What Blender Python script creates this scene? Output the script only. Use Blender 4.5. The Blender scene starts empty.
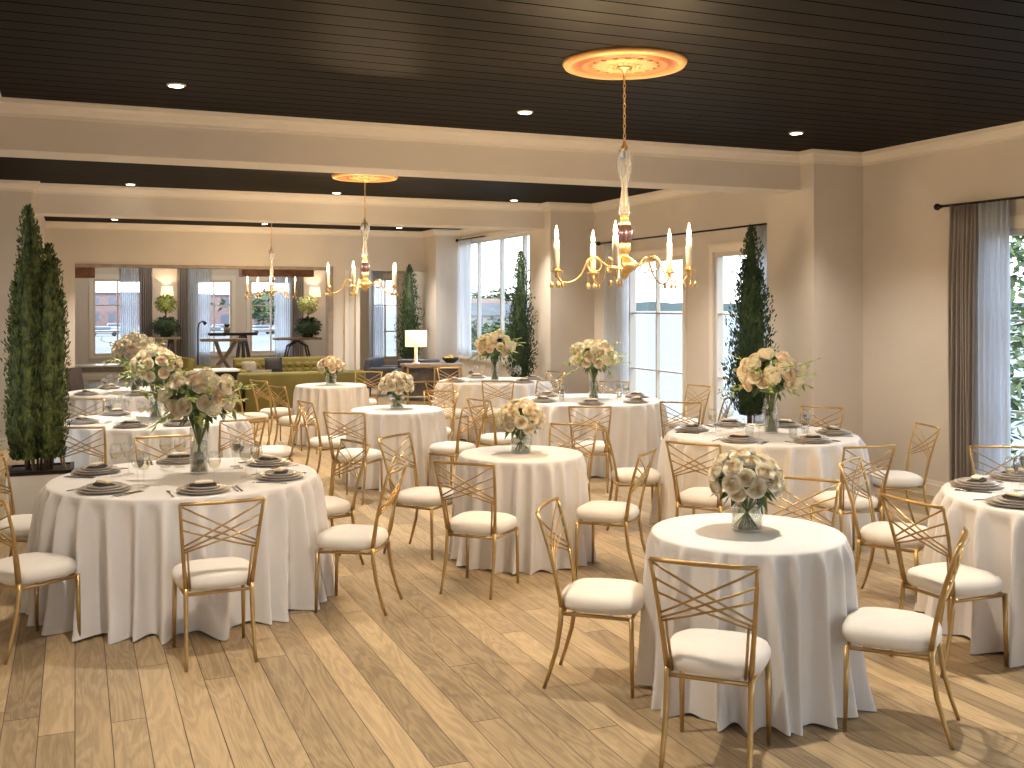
import bpy, bmesh, math, random
from mathutils import Vector, Matrix, Euler, noise
R = random.Random(11)
PI = math.pi
sc = bpy.context.scene
col = sc.collection

# ------------------------------------------------------------ camera, world, exposure
F = 1049.0; HZ = 305.0; H = 1.86
TH = math.atan2(437.0, 1049.0); S = math.sin(TH); C = math.cos(TH)
cam_d = bpy.data.cameras.new('camera'); cam = bpy.data.objects.new('camera', cam_d); col.objects.link(cam)
cam.location = (0, 0, H); cam.rotation_euler = (PI/2, 0, -TH)
cam_d.sensor_width = 36; cam_d.lens = 36*F/1024; cam_d.shift_y = -(384-HZ)/1024; cam_d.clip_end = 4000; cam_d.clip_start = .02
sc.camera = cam
sc.view_settings.view_transform = 'Standard'; sc.view_settings.look = 'None'
sc.view_settings.gamma = 1; sc.view_settings.use_curve_mapping = False
sc.view_settings.exposure = 0.87
w = bpy.data.worlds.new('sky'); sc.world = w; w.use_nodes = True
nt = w.node_tree; bg = nt.nodes['Background']
tc = nt.nodes.new('ShaderNodeTexCoord'); sx = nt.nodes.new('ShaderNodeSeparateXYZ'); rp = nt.nodes.new('ShaderNodeValToRGB')
nt.links.new(tc.outputs['Generated'], sx.inputs[0]); nt.links.new(sx.outputs['Z'], rp.inputs[0]); nt.links.new(rp.outputs[0], bg.inputs['Color'])
rp.color_ramp.elements[0].color = (.93, .97, 1, 1); rp.color_ramp.elements[1].color = (.72, .86, 1, 1); rp.color_ramp.elements[1].position = .7
bg.inputs['Strength'].default_value = 2.9
SPOT_W = 215; CANDLE_W = 17.0
WARM = (1.0, .88, .73); CANDLE = (1.0, .68, .36)

def P(px, D):
    L = (px-512)/F*D
    return Vector((L*C+D*S, -L*S+D*C, 0))
def PZ(px, py, z):
    return P(px, F*(H-z)/(py-HZ))
def onX(px, X):
    l = (px-512)/F; D = X/(l*C+S); return -l*D*S+D*C
def onY(px, Y):
    l = (px-512)/F; D = Y/(-l*S+C); return l*D*C+D*S

# ------------------------------------------------------------ materials
def mat(name, color, rough=.6, metal=0, spec=.5, **kw):
    m = bpy.data.materials.new(name); m.use_nodes = True
    b = m.node_tree.nodes['Principled BSDF']
    b.inputs['Base Color'].default_value = (*color, 1); b.inputs['Roughness'].default_value = rough
    b.inputs['Metallic'].default_value = metal; b.inputs['Specular IOR Level'].default_value = spec
    for k, v in kw.items():
        b.inputs[k].default_value = v
    return m
def N(m, t, **kw):
    n = m.node_tree.nodes.new(t)
    for k, v in kw.items():
        if k in n.inputs.keys(): n.inputs[k].default_value = v
        else: setattr(n, k, v)
    return n
def Lk(m, a, b): m.node_tree.links.new(a, b)
def B(m): return m.node_tree.nodes['Principled BSDF']
def math_n(m, op, a, b=None):
    n = N(m, 'ShaderNodeMath', operation=op)
    for i, v in enumerate((a, b)):
        if v is None: continue
        if isinstance(v, (int, float)): n.inputs[i].default_value = v
        else: Lk(m, v, n.inputs[i])
    return n.outputs[0]
def varied(name, c1, c2, scale=5, rough=.6, bump=0, bscale=60, metal=0, detail=3, dist=.01, **kw):
    m = mat(name, c1, rough, metal, **kw)
    t = N(m, 'ShaderNodeTexCoord'); n = N(m, 'ShaderNodeTexNoise', Scale=scale, Detail=detail)
    Lk(m, t.outputs['Object'], n.inputs['Vector'])
    r = N(m, 'ShaderNodeValToRGB'); r.color_ramp.elements[0].color = (*c1, 1); r.color_ramp.elements[1].color = (*c2, 1)
    r.color_ramp.elements[0].position = .35; r.color_ramp.elements[1].position = .65
    Lk(m, n.outputs['Fac'], r.inputs[0]); Lk(m, r.outputs[0], B(m).inputs['Base Color'])
    if bump:
        n2 = N(m, 'ShaderNodeTexNoise', Scale=bscale, Detail=3); Lk(m, t.outputs['Object'], n2.inputs['Vector'])
        bp = N(m, 'ShaderNodeBump', Strength=bump, Distance=dist); Lk(m, n2.outputs['Fac'], bp.inputs['Height']); Lk(m, bp.outputs[0], B(m).inputs['Normal'])
    return m
def emis(name, color, s):
    m = mat(name, color); B(m).inputs['Emission Color'].default_value = (*color, 1); B(m).inputs['Emission Strength'].default_value = s
    return m
def glassy(name, tint=(1, 1, 1), fac=.10, rough=.02, edge=.75):
    m = bpy.data.materials.new(name); m.use_nodes = True; t = m.node_tree; t.nodes.clear()
    o = t.nodes.new('ShaderNodeOutputMaterial'); mx = t.nodes.new('ShaderNodeMixShader')
    tr = t.nodes.new('ShaderNodeBsdfTransparent'); gl = t.nodes.new('ShaderNodeBsdfGlossy'); lw = t.nodes.new('ShaderNodeLayerWeight')
    mm = t.nodes.new('ShaderNodeMath'); mm.operation = 'MULTIPLY_ADD'; mm.inputs[1].default_value = edge; mm.inputs[2].default_value = fac
    lw.inputs['Blend'].default_value = .25
    t.links.new(lw.outputs['Facing'], mm.inputs[0]); t.links.new(mm.outputs[0], mx.inputs[0])
    tr.inputs[0].default_value = (*tint, 1); gl.inputs['Roughness'].default_value = rough
    t.links.new(tr.outputs[0], mx.inputs[1]); t.links.new(gl.outputs[0], mx.inputs[2]); t.links.new(mx.outputs[0], o.inputs[0])
    return m
def sheer(name, color, transp):
    m = bpy.data.materials.new(name); m.use_nodes = True; t = m.node_tree; t.nodes.clear()
    o = t.nodes.new('ShaderNodeOutputMaterial'); mx = t.nodes.new('ShaderNodeMixShader'); mx2 = t.nodes.new('ShaderNodeMixShader')
    tr = t.nodes.new('ShaderNodeBsdfTransparent'); df = t.nodes.new('ShaderNodeBsdfDiffuse'); tl = t.nodes.new('ShaderNodeBsdfTranslucent')
    df.inputs[0].default_value = (*color, 1); tl.inputs[0].default_value = (*color, 1)
    mx.inputs[0].default_value = .55; mx2.inputs[0].default_value = 1-transp
    t.links.new(df.outputs[0], mx.inputs[1]); t.links.new(tl.outputs[0], mx.inputs[2])
    t.links.new(tr.outputs[0], mx2.inputs[1]); t.links.new(mx.outputs[0], mx2.inputs[2]); t.links.new(mx2.outputs[0], o.inputs[0])
    return m

M = {}
M['wall'] = varied('wall_paint', (.60, .553, .50), (.63, .58, .525), 1.5, .75, bump=.04, bscale=120)
M['trim'] = varied('trim_paint', (.70, .65, .585), (.73, .68, .61), 1.5, .5)
M['gold'] = varied('brushed_gold', (.44, .295, .12), (.52, .355, .155), 12, .36, metal=.85)
M['brass'] = varied('antique_brass', (.60, .41, .17), (.78, .58, .30), 25, .33, metal=.9, bump=.2, bscale=90)
M['copper'] = varied('gilded_plaster', (.55, .24, .08), (.86, .50, .20), 22, .42, metal=.35, bump=.35, bscale=45, dist=.01)
M['cushion'] = varied('cream_velvet', (.70, .66, .60), (.74, .70, .64), 8, .85, bump=.1, bscale=300)
M['linen'] = varied('white_linen', (.70, .675, .655), (.73, .705, .69), 4, .72, bump=.15, bscale=250, dist=.003)
B(M['linen']).inputs['Sheen Weight'].default_value = .2
M['iron'] = mat('black_iron', (.02, .017, .015), .45, .6)
M['candle'] = mat('ivory_candle', (.86, .80, .68), .5)
M['flame'] = emis('lit_bulb', (1, .80, .50), 9)
M['crystal'] = mat('crystal_glass', (.66, .70, .76), .08, 0, .8, **{'Transmission Weight': .82, 'Coat Weight': .3})
M['glass'] = glassy('clear_glass', (.985, .99, .985), .05, .02, .42)
M['pane'] = glassy('window_glass', (.97, .98, .99), .01, .02, .10)
M['wine'] = glassy('white_wine', (.97, .93, .80), .05, .05, .2)
M['water_in'] = glassy('vase_water', (.84, .90, .84), .04)
M['ball'] = mat('dark_ribbed_glass', (.05, .03, .045), .2, .2)
M['charger'] = varied('taupe_stoneware', (.33, .28, .24), (.38, .33, .285), 20, .35)
M['plate'] = varied('grey_porcelain', (.42, .38, .34), (.47, .43, .38), 20, .25)
M['plate2'] = varied('warm_porcelain', (.50, .45, .40), (.56, .51, .45), 20, .25)
M['napkin'] = varied('dark_napkin', (.03, .022, .02), (.05, .038, .033), 30, .9)
M['card'] = varied('cream_roll', (.74, .62, .46), (.80, .70, .55), 15, .7)
M['steel'] = mat('dark_steel', (.30, .27, .25), .25, 1)
M['rose'] = varied('cream_rose', (.84, .77, .60), (.90, .85, .72), 25, .7)
M['rose2'] = varied('blush_rose', (.88, .78, .63), (.90, .83, .70), 25, .7)
M['hyd'] = varied('hydrangea_cream', (.85, .78, .55), (.90, .86, .70), 25, .75)
M['budm'] = varied('lime_bud', (.50, .55, .20), (.66, .66, .34), 25, .7)
M['leaf'] = varied('rose_leaf', (.05, .10, .03), (.14, .22, .06), 18, .5)
M['leafy'] = varied('pale_leaf', (.25, .32, .07), (.42, .46, .14), 18, .55)
M['stem'] = varied('green_stem', (.08, .14, .03), (.20, .24, .08), 40, .5)
M['cypress'] = varied('cypress_green', (.028, .05, .013), (.15, .18, .045), 16, .7)
M['cypress_dark'] = varied('cypress_dark_green', (.015, .045, .020), (.05, .085, .028), 9, .7)
M['bark'] = varied('bark', (.10, .07, .045), (.18, .13, .09), 20, .9)
M['planter'] = varied('grey_planter', (.50, .46, .40), (.55, .51, .45), 3, .6)
M['soil'] = varied('dark_soil', (.02, .017, .015), (.04, .03, .025), 40, .95, bump=.6, bscale=60)
M['olive'] = varied('olive_velvet', (.125, .105, .018), (.17, .14, .03), 3, .75)
M['blackf'] = mat('black_fabric', (.012, .012, .014), .8)
M['greyf'] = varied('grey_fabric', (.20, .18, .15), (.25, .23, .19), 8, .9)
M['navy'] = varied('slate_leather', (.035, .045, .065), (.06, .07, .095), 5, .4)
M['dwood'] = varied('dark_wood', (.045, .03, .022), (.08, .055, .04), 8, .45)
M['brownl'] = varied('brown_leather', (.03, .018, .015), (.045, .027, .022), 6, .75)
M['oakg'] = varied('greyed_oak', (.26, .20, .15), (.34, .27, .20), 6, .5)
M['shade'] = emis('lamp_shade_linen', (.95, .72, .45), .75)
M['whitep'] = mat('white_lacquer', (.75, .75, .74), .3)
M['outer'] = sheer('taupe_curtain', (.56, .52, .50), .03)
M['sheer'] = sheer('sheer_curtain', (.72, .76, .82), .22)
M['sheerw'] = sheer('white_sheer_curtain', (.84, .88, .94), .42)
M['frame'] = mat('window_frame_paint', (.56, .50, .43), .45)
M['framew'] = mat('white_window_frame', (.60, .61, .62), .45)
M['reddwood'] = varied('reddish_wood', (.16, .06, .025), (.26, .11, .05), 6, .45)
M['led'] = emis('downlight_lens', (1, .87, .66), 14)
M['lawn'] = varied('outside_ground', (.135, .14, .145), (.18, .185, .19), .05, .9)
M['brick'] = varied('red_brick', (.20, .125, .12), (.26, .17, .165), 1.5, .9)
M['bwin'] = mat('far_window', (.10, .12, .16), .3)
M['cream_house'] = varied('cream_siding', (0.260, 0.244, 0.218), (0.294, 0.277, 0.252), .5, .9)
M['roof'] = varied('clay_roof', (0.180, 0.108, 0.086), (0.209, 0.137, 0.115), .5, .9)
M['slate'] = varied('grey_roof', (0.079, 0.083, 0.094), (0.108, 0.112, 0.122), .5, .9)
M['carp'] = mat('white_car_paint', (0.310, 0.325, 0.350), .3)
M['tyre'] = mat('tyre_rubber', (.02, .02, .02), .8)
M['far_tree'] = varied('far_foliage', (0.029, 0.059, 0.021), (0.084, 0.118, 0.042), .6, .9)
M['shore'] = varied('hazy_shore', (.075, .105, .10), (.12, .15, .15), .01, .9)
M['near_tree'] = varied('garden_foliage', (0.045, 0.099, 0.023), (0.180, 0.216, 0.081), 2.5, .7)
M['yellow'] = mat('yellow_fruit', (.75, .50, .06), .5)

# sea
m = bpy.data.materials.new('sea_water'); m.use_nodes = True; m.node_tree.nodes.clear(); M['sea'] = m
t = N(m, 'ShaderNodeTexCoord'); mp = N(m, 'ShaderNodeMapping'); mp.inputs['Scale'].default_value = (.10, .25, 1)
n = N(m, 'ShaderNodeTexNoise', Scale=1.0, Detail=5); r = N(m, 'ShaderNodeValToRGB'); r.color_ramp.elements[0].color = (.165, .19, .205, 1); r.color_ramp.elements[1].color = (.205, .22, .23, 1)
df = N(m, 'ShaderNodeBsdfDiffuse'); gl = N(m, 'ShaderNodeBsdfGlossy', Roughness=.3); mx = N(m, 'ShaderNodeMixShader'); mx.inputs[0].default_value = .12; o = N(m, 'ShaderNodeOutputMaterial')
Lk(m, t.outputs['Object'], mp.inputs[0]); Lk(m, mp.outputs[0], n.inputs['Vector']); Lk(m, n.outputs['Fac'], r.inputs[0]); Lk(m, r.outputs[0], df.inputs['Color'])
Lk(m, df.outputs[0], mx.inputs[1]); Lk(m, gl.outputs[0], mx.inputs[2]); Lk(m, mx.outputs[0], o.inputs['Surface'])

# oak plank floor: boards run along world Y, .148 m wide
GAP = {}
def plank_mat(name, axis, width, length, c_lo, c_hi, gap_c, rough, grain=1.0, bumpd=.003, gapw=.02, spec=.5, rvar=0):
    m = mat(name, c_lo, rough, 0, spec)
    t = N(m, 'ShaderNodeTexCoord'); s = N(m, 'ShaderNodeSeparateXYZ'); Lk(m, t.outputs['Object'], s.inputs[0])
    a, b = (s.outputs['X'], s.outputs['Y']) if axis == 'Y' else (s.outputs['Y'], s.outputs['X'])
    u = math_n(m, 'DIVIDE', a, width); ui = math_n(m, 'FLOOR', u); uf = math_n(m, 'FRACT', u)
    wn = N(m, 'ShaderNodeTexWhiteNoise', noise_dimensions='1D'); Lk(m, ui, wn.inputs['W'])
    off = math_n(m, 'MULTIPLY', wn.outputs['Value'], length)
    v = math_n(m, 'DIVIDE', math_n(m, 'ADD', b, off), length); vi = math_n(m, 'FLOOR', v); vf = math_n(m, 'FRACT', v)
    cb = N(m, 'ShaderNodeCombineXYZ'); Lk(m, ui, cb.inputs[0]); Lk(m, vi, cb.inputs[1])
    w2 = N(m, 'ShaderNodeTexWhiteNoise', noise_dimensions='2D'); Lk(m, cb.outputs[0], w2.inputs['Vector'])
    # grain coordinates: shifted for each board, stretched along it
    g = N(m, 'ShaderNodeCombineXYZ')
    Lk(m, math_n(m, 'MULTIPLY', a, 9.0), g.inputs[0]); Lk(m, math_n(m, 'ADD', math_n(m, 'MULTIPLY', b, 1.1), math_n(m, 'MULTIPLY', w2.outputs['Value'], 37.0)), g.inputs[1])
    Lk(m, math_n(m, 'MULTIPLY', w2.outputs['Value'], 91.0), g.inputs[2])
    n1 = N(m, 'ShaderNodeTexNoise', Scale=1.0, Detail=4, Distortion=.6); Lk(m, g.outputs[0], n1.inputs['Vector'])
    wv = math_n(m, 'FRACT', math_n(m, 'MULTIPLY', n1.outputs['Fac'], 9.0))
    wv = math_n(m, 'ABSOLUTE', math_n(m, 'SUBTRACT', wv, .5))          # cathedral rings
    g2 = N(m, 'ShaderNodeCombineXYZ'); Lk(m, math_n(m, 'MULTIPLY', a, 160.0), g2.inputs[0]); Lk(m, math_n(m, 'MULTIPLY', b, 5.0), g2.inputs[1]); Lk(m, w2.outputs['Value'], g2.inputs[2])
    n2 = N(m, 'ShaderNodeTexNoise', Scale=1.0, Detail=2); Lk(m, g2.outputs[0], n2.inputs['Vector'])
    tone = math_n(m, 'ADD', math_n(m, 'MULTIPLY', w2.outputs['Value'], .50),
                  math_n(m, 'ADD', math_n(m, 'MULTIPLY', wv, .5*grain), math_n(m, 'MULTIPLY', n2.outputs['Fac'], .42*grain)))
    tone = math_n(m, 'SUBTRACT', tone, .04)
    r = N(m, 'ShaderNodeValToRGB'); r.color_ramp.elements[0].color = (*c_lo, 1); r.color_ramp.elements[1].color = (*c_hi, 1)
    Lk(m, tone, r.inputs[0])
    ga = math_n(m, 'GREATER_THAN', math_n(m, 'ABSOLUTE', math_n(m, 'SUBTRACT', uf, .5)), .5-gapw)
    gb = math_n(m, 'GREATER_THAN', math_n(m, 'ABSOLUTE', math_n(m, 'SUBTRACT', vf, .5)), .5-.0016*1.8/length)
    gap = math_n(m, 'MAXIMUM', ga, gb)
    mx = N(m, 'ShaderNodeMix', data_type='RGBA'); Lk(m, gap, mx.inputs['Factor']); Lk(m, r.outputs[0], mx.inputs[6]); mx.inputs[7].default_value = (*gap_c, 1)
    Lk(m, mx.outputs[2], B(m).inputs['Base Color'])
    GAP[name] = gap
    hgt = math_n(m, 'SUBTRACT', math_n(m, 'MULTIPLY', n2.outputs['Fac'], .12), gap)
    bp = N(m, 'ShaderNodeBump', Strength=.6, Distance=bumpd); Lk(m, hgt, bp.inputs['Height']); Lk(m, bp.outputs[0], B(m).inputs['Normal'])
    rr = math_n(m, 'ADD', math_n(m, 'ADD', math_n(m, 'MULTIPLY', n2.outputs['Fac'], .12), rough-.05), math_n(m, 'MULTIPLY', wn.outputs['Value'], rvar)); Lk(m, rr, B(m).inputs['Roughness'])
    return m
M['floor'] = plank_mat('oak_floor', 'Y', .148, 2.7, (.115, .078, .044), (.52, .385, .22), (.07, .045, .025), .50, 1.15, gapw=.014)
M['ceil'] = plank_mat('black_plank_ceiling', 'X', .205, 40.0, (.0042, .0034, .0030), (.0085, .0066, .0055), (.0004, .0004, .0004), .36, .8, bumpd=.01, gapw=.035, spec=.13, rvar=.10)
def satin(m, f0, f1):
    t = m.node_tree; b = B(m); o = [n for n in t.nodes if n.type == 'OUTPUT_MATERIAL'][0]
    df = N(m, 'ShaderNodeBsdfDiffuse'); gl = N(m, 'ShaderNodeBsdfGlossy'); mx = N(m, 'ShaderNodeMixShader'); lw = N(m, 'ShaderNodeLayerWeight', Blend=.3)
    Lk(m, b.inputs['Base Color'].links[0].from_socket, df.inputs['Color']); Lk(m, b.inputs['Roughness'].links[0].from_socket, gl.inputs['Roughness'])
    nn = b.inputs['Normal'].links[0].from_socket; Lk(m, nn, df.inputs['Normal']); Lk(m, nn, gl.inputs['Normal'])
    Lk(m, math_n(m, 'MULTIPLY', math_n(m, 'ADD', math_n(m, 'MULTIPLY', lw.outputs['Facing'], f1), f0), math_n(m, 'SUBTRACT', 1.0, GAP['black_plank_ceiling'])), mx.inputs[0])
    Lk(m, df.outputs[0], mx.inputs[1]); Lk(m, gl.outputs[0], mx.inputs[2]); Lk(m, mx.outputs[0], o.inputs['Surface']); t.nodes.remove(b)
satin(M['ceil'], .003, .085)

# ------------------------------------------------------------ mesh builder
class MB:
    def __init__(s): s.bm = bmesh.new()
    def _add(s, verts, faces, smooth=False):
        vs = [s.bm.verts.new(v) for v in verts]
        for f in faces:
            try: s.bm.faces.new([vs[i] for i in f]).smooth = smooth
            except ValueError: pass
        return vs
    def box(s, c, d, rot=None, bev=0, seg=2):
        m = Matrix.Translation(Vector(c))
        if rot is not None: m = m @ (rot if isinstance(rot, Matrix) else Euler(rot).to_matrix().to_4x4())
        m = m @ Matrix.Diagonal((*d, 1))
        t = bmesh.new(); bmesh.ops.create_cube(t, size=1, matrix=m)
        if bev: bmesh.ops.bevel(t, geom=list(t.edges), offset=bev, segments=seg, affect='EDGES', profile=.5)
        s.merge(t, smooth=bool(bev)); return s
    def merge(s, t, smooth=False):
        t.verts.index_update()
        s._add([v.co.copy() for v in t.verts], [[v.index for v in f.verts] for f in t.faces], smooth); t.free()
    def span(s, a, b, bev=0):
        a = Vector(a); b = Vector(b); return s.box((a+b)/2, [abs(x) for x in (b-a)], bev=bev)
    def tube(s, pts, r, n=8, cyclic=False, squash=None):
        pts = [Vector(p) for p in pts]; k = len(pts)
        rs = r if isinstance(r, (list, tuple)) else [r]*k
        verts = []; up = Vector((0, 0, 1)); prev = None
        for i, p in enumerate(pts):
            a = pts[(i-1) % k] if (cyclic or i > 0) else p
            b = pts[(i+1) % k] if (cyclic or i < k-1) else p
            t = (b-a).normalized()
            if prev is None:
                x = t.orthogonal().normalized() if abs(t.z) > .99 else t.cross(up).normalized()
            else:
                x = (prev - t*prev.dot(t)).normalized()
            prev = x; y = t.cross(x)
            for j in range(n):
                a_ = 2*PI*j/n
                verts.append(p + x*math.cos(a_)*rs[i] + y*math.sin(a_)*rs[i])
        faces = []
        for i in range(k if cyclic else k-1):
            for j in range(n):
                i2 = (i+1) % k
                faces.append((i*n+j, i*n+(j+1) % n, i2*n+(j+1) % n, i2*n+j))
        if not cyclic: faces += [tuple(range(n-1, -1, -1)), tuple((k-1)*n+j for j in range(n))]
        s._add(verts, faces, True); return s
    def lathe(s, prof, c=(0, 0, 0), n=24, flute=0, nf=8, smooth=True):
        c = Vector(c); verts = []; k = len(prof)
        for r_, z in prof:
            for j in range(n):
                a = 2*PI*j/n; rr = max(r_, 1e-4)*(1+flute*math.cos(nf*a))
                verts.append(c+Vector((rr*math.cos(a), rr*math.sin(a), z)))
        faces = [(i*n+j, i*n+(j+1) % n, (i+1)*n+(j+1) % n, (i+1)*n+j) for i in range(k-1) for j in range(n)]
        if prof[0][0] > 1e-3: faces.append(tuple(range(n-1, -1, -1)))
        if prof[-1][0] > 1e-3: faces.append(tuple((k-1)*n+j for j in range(n)))
        s._add(verts, faces, smooth); return s
    def prism(s, prof, p0, p1, out, m0=0, m1=0):
        # profile of (out, z) pairs swept straight from p0 to p1
        p0 = Vector(p0); p1 = Vector(p1); o = Vector(out); k = len(prof)
        dr = (p1-p0).normalized(); vs = [p0+o*a-dr*a*m0+Vector((0, 0, z)) for a, z in prof]+[p1+o*a+dr*a*m1+Vector((0, 0, z)) for a, z in prof]
        s._add(vs, [(i, (i+1) % k, k+(i+1) % k, k+i) for i in range(k)]+[tuple(range(k-1, -1, -1)), tuple(range(k, 2*k))]); return s
    def sphere(s, c, r, n=8, sc_=(1, 1, 1)):
        t = bmesh.new(); bmesh.ops.create_icosphere(t, subdivisions=n, radius=r, matrix=Matrix.Translation(Vector(c)) @ Matrix.Diagonal((*sc_, 1)))
        s.merge(t, True); return s
    def build(s, name, material, parent=None, recalc=True):
        if recalc: bmesh.ops.recalc_face_normals(s.bm, faces=list(s.bm.faces))
        me = bpy.data.meshes.new(name); s.bm.to_mesh(me); s.bm.free()
        me.materials.append(material)
        o = bpy.data.objects.new(name, me); col.objects.link(o)
        if parent is not None: o.parent = parent
        return o

def tag(o, label=None, cat=None, group=None, kind=None):
    if label: o['label'] = label
    if cat: o['category'] = cat
    if group: o['group'] = group
    if kind: o['kind'] = kind
    return o
def empty(name, loc=(0, 0, 0), rz=0):
    o = bpy.data.objects.new(name, None); col.objects.link(o); o.location = loc; o.rotation_euler = (0, 0, rz); o.empty_display_size = .1
    return o
KIDS = {}
def kids(o): return [c for c in bpy.data.objects if c.parent == o]
def snapshot(root):
    def rec(o): return (o, [rec(c) for c in kids(o)])
    return rec(root)
def copy_snap(sn, parent=None):
    o, ch = sn; c = o.copy(); col.objects.link(c); c.parent = parent
    for x in ch: copy_snap(x, c)
    return c
class Kind:
    """first call hands out the prototype itself, later calls copies of it"""
    def __init__(s, root): s.root = root; s.sn = snapshot(root); s.used = False
    def put(s, loc, rz=0, label=None, group=None, cat=None):
        o = s.root if not s.used else copy_snap(s.sn)
        s.used = True; o.location = loc; o.rotation_euler = (0, 0, rz)
        tag(o, label, cat, group); return o
def struct(name, mb, material, label=None, parent=None):
    o = mb.build(name, material, parent)
    if parent is None: tag(o, label, None, None, 'structure')
    return o

# ------------------------------------------------------------ room shell
ZC = 3.465; ZB = 3.075
XR, XR2, XL, XLM = 7.73, 7.65, -.52, -2.2
YB, YE = -3.0, 28.0
WT = .28
struct('floor', MB().span((-2.6, YB-.2, -.12), (8.0, YE+.3, 0)), M['floor'], 'light oak plank floor running through all the rooms')
mb = MB(); mb.span((-2.6, YB-.2, ZC), (8.0, 22.0, ZC+.15)); struct('ceiling', mb, M['ceil'], 'black painted wood plank ceiling')
struct('ceiling_back_room', MB().span((-2.6, 22.0, ZC), (8.0, YE+.3, ZC+.15)), M['ceil'], 'black plank ceiling of the back room')

def wall_x(mb, x, y0, y1, z0, z1, thick, holes):
    """wall in the plane X = x (room side), going outward by thick (signed); holes = [(y0,y1,z0,z1)]"""
    ys = y0
    for (a, b, c, d) in sorted(holes):
        mb.span((x, ys, z0), (x+thick, a, z1))
        if c > z0: mb.span((x, a, z0), (x+thick, b, c))
        if d < z1: mb.span((x, a, d), (x+thick, b, z1))
        ys = b
    mb.span((x, ys, z0), (x+thick, y1, z1))
def wall_y(mb, y, x0, x1, z0, z1, thick, holes):
    xs = x0
    for (a, b, c, d) in sorted(holes):
        mb.span((xs, y, z0), (a, y+thick, z1))
        if c > z0: mb.span((a, y, z0), (b, y+thick, c))
        if d < z1: mb.span((a, y, d), (b, y+thick, z1))
        xs = b
    mb.span((xs, y, z0), (x1, y+thick, z1))

ZT = 2.54
W_front = [(5.75, 7.25, .12, ZT), (1.9, 4.4, .12, ZT), (-1.9, .6, .12, ZT)]
W_mid = [(12.28, 13.86, .12, ZT), (10.02, 11.56, .12, ZT)]
W_third = [(16.0, 21.15, .77, 3.2)]
mb = MB(); wall_x(mb, XR, YB, 9.64, 0, ZC, .15, W_front); struct('wall_right', mb, M['wall'], 'beige right wall of the front room')
mb = MB(); wall_x(mb, XR2, 9.64, 15.5, 0, ZC, .15, W_mid); struct('wall_right_middle', mb, M['wall'], 'beige window wall behind the middle room')
mb = MB(); wall_x(mb, XR2, 15.5, 22.3, 0, ZC, .12, W_third); struct('wall_right_far', mb, M['wall'], 'beige wall around the tall far windows')
XLF = -.62
struct('wall_left', MB().span((XLF-.2, YB, 0), (XLF, 9.02, ZC)), M['wall'], 'beige left wall of the front room')
struct('wall_left_middle', MB().span((XLM-.2, 9.0, 0), (XLM, 15.0, ZC)), M['wall'], 'beige left wall of the middle room')
struct('wall_left_far', MB().span((-2.4, 15.0, 0), (XL, 15.9, ZC)).span((XL-.2, 15.9, 0), (XL, 22.0, ZC)), M['wall'], 'beige pillar and left wall of the lounge')
mb = MB(); wall_y(mb, YB-.2, -.8, 8.2, 0, ZC, .2, [(.3, 2.3, .3, 2.4), (5.6, 7.4, .3, 2.4)]); struct('wall_back', mb, M['wall'], 'beige wall with windows behind the camera')
# openings to the back room
xo2a, xo2b = onY(359, 22.0), 7.08
mb = MB(); wall_y(mb, 22.0, -2.6, XR2+.3, 0, ZC, .25, [(0.0, 4.98, 0, 2.62), (xo2a, xo2b, 0, 2.60)])
struct('wall_far', mb, M['wall'], 'beige far wall with two wide openings')
# casing round the openings
mb = MB(); mb.span((4.955, 21.97, 0), (5.05, 22.27, 2.68)).span((.0, 21.97, 2.60), (4.955, 22.27, 2.66))
struct('trim_1', mb, M['oakg'], 'brown wooden edge of the wide opening')
struct('trim_2', MB().span((5.30, 21.96, 0), (5.38, 22.27, 2.60)).span((xo2a-.08, 21.96, 0), (xo2a+.012, 22.27, 2.66)), M['trim'], 'pale casing of the narrow opening')
# beams and columns
struct('ceiling_beam_front', MB().span((-2.4, 9.08, ZB), (7.12, 9.55, ZC)), M['wall'], 'nearer beige beam across the ceiling')
struct('ceiling_beam_far', MB().span((-2.4, 15.2, ZB), (7.0, 15.72, ZC)), M['wall'], 'second beige beam across the ceiling')
struct('column_front', MB().span((7.09, 8.86, 0), (XR+.02, 9.66, ZC)), M['wall'], 'beige square column carrying the nearer beam')
struct('column_middle', MB().span((6.88, 14.95, 0), (XR2+.02, 15.78, ZC)), M['wall'], 'beige square column carrying the second beam')
struct('column_far', MB().span((7.08, 21.2, 0), (XR2+.02, 22.02, ZC)), M['wall'], 'beige square column in the far corner')
# crown mouldings and baseboards
CR = [(0, -.13), (.02, -.13), (.02, -.105), (.035, -.09), (.055, -.055), (.085, -.035), (.085, -.018), (.10, -.018), (.10, 0), (0, 0)]
BBp = [(0, 0), (.022, 0), (.022, .105), (.015, .12), (.012, .15), (0, .15)]
def mould(name, prof, z, segs, label):
    mb = MB()
    for q in segs: mb.prism(prof, (*q[0], z), (*q[1], z), (*q[2], 0), *(q[3] if len(q) > 3 else (0, 0)))
    return struct(name, mb, M['trim'], label)
e = .10
mould('trim_3', CR, ZC, [((XLF, 9.08), (7.09, 9.08), (0, -1)), ((7.09, 9.08), (7.09, 8.86), (-1, 0), (0, 1)), ((7.09, 8.86), (XR, 8.86), (0, -1), (1, 0)),
      ((XR, 8.86), (XR, YB), (-1, 0)), ((XLF, YB), (XLF, 9.08), (1, 0))], 'cream crown moulding of the front room')
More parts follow.
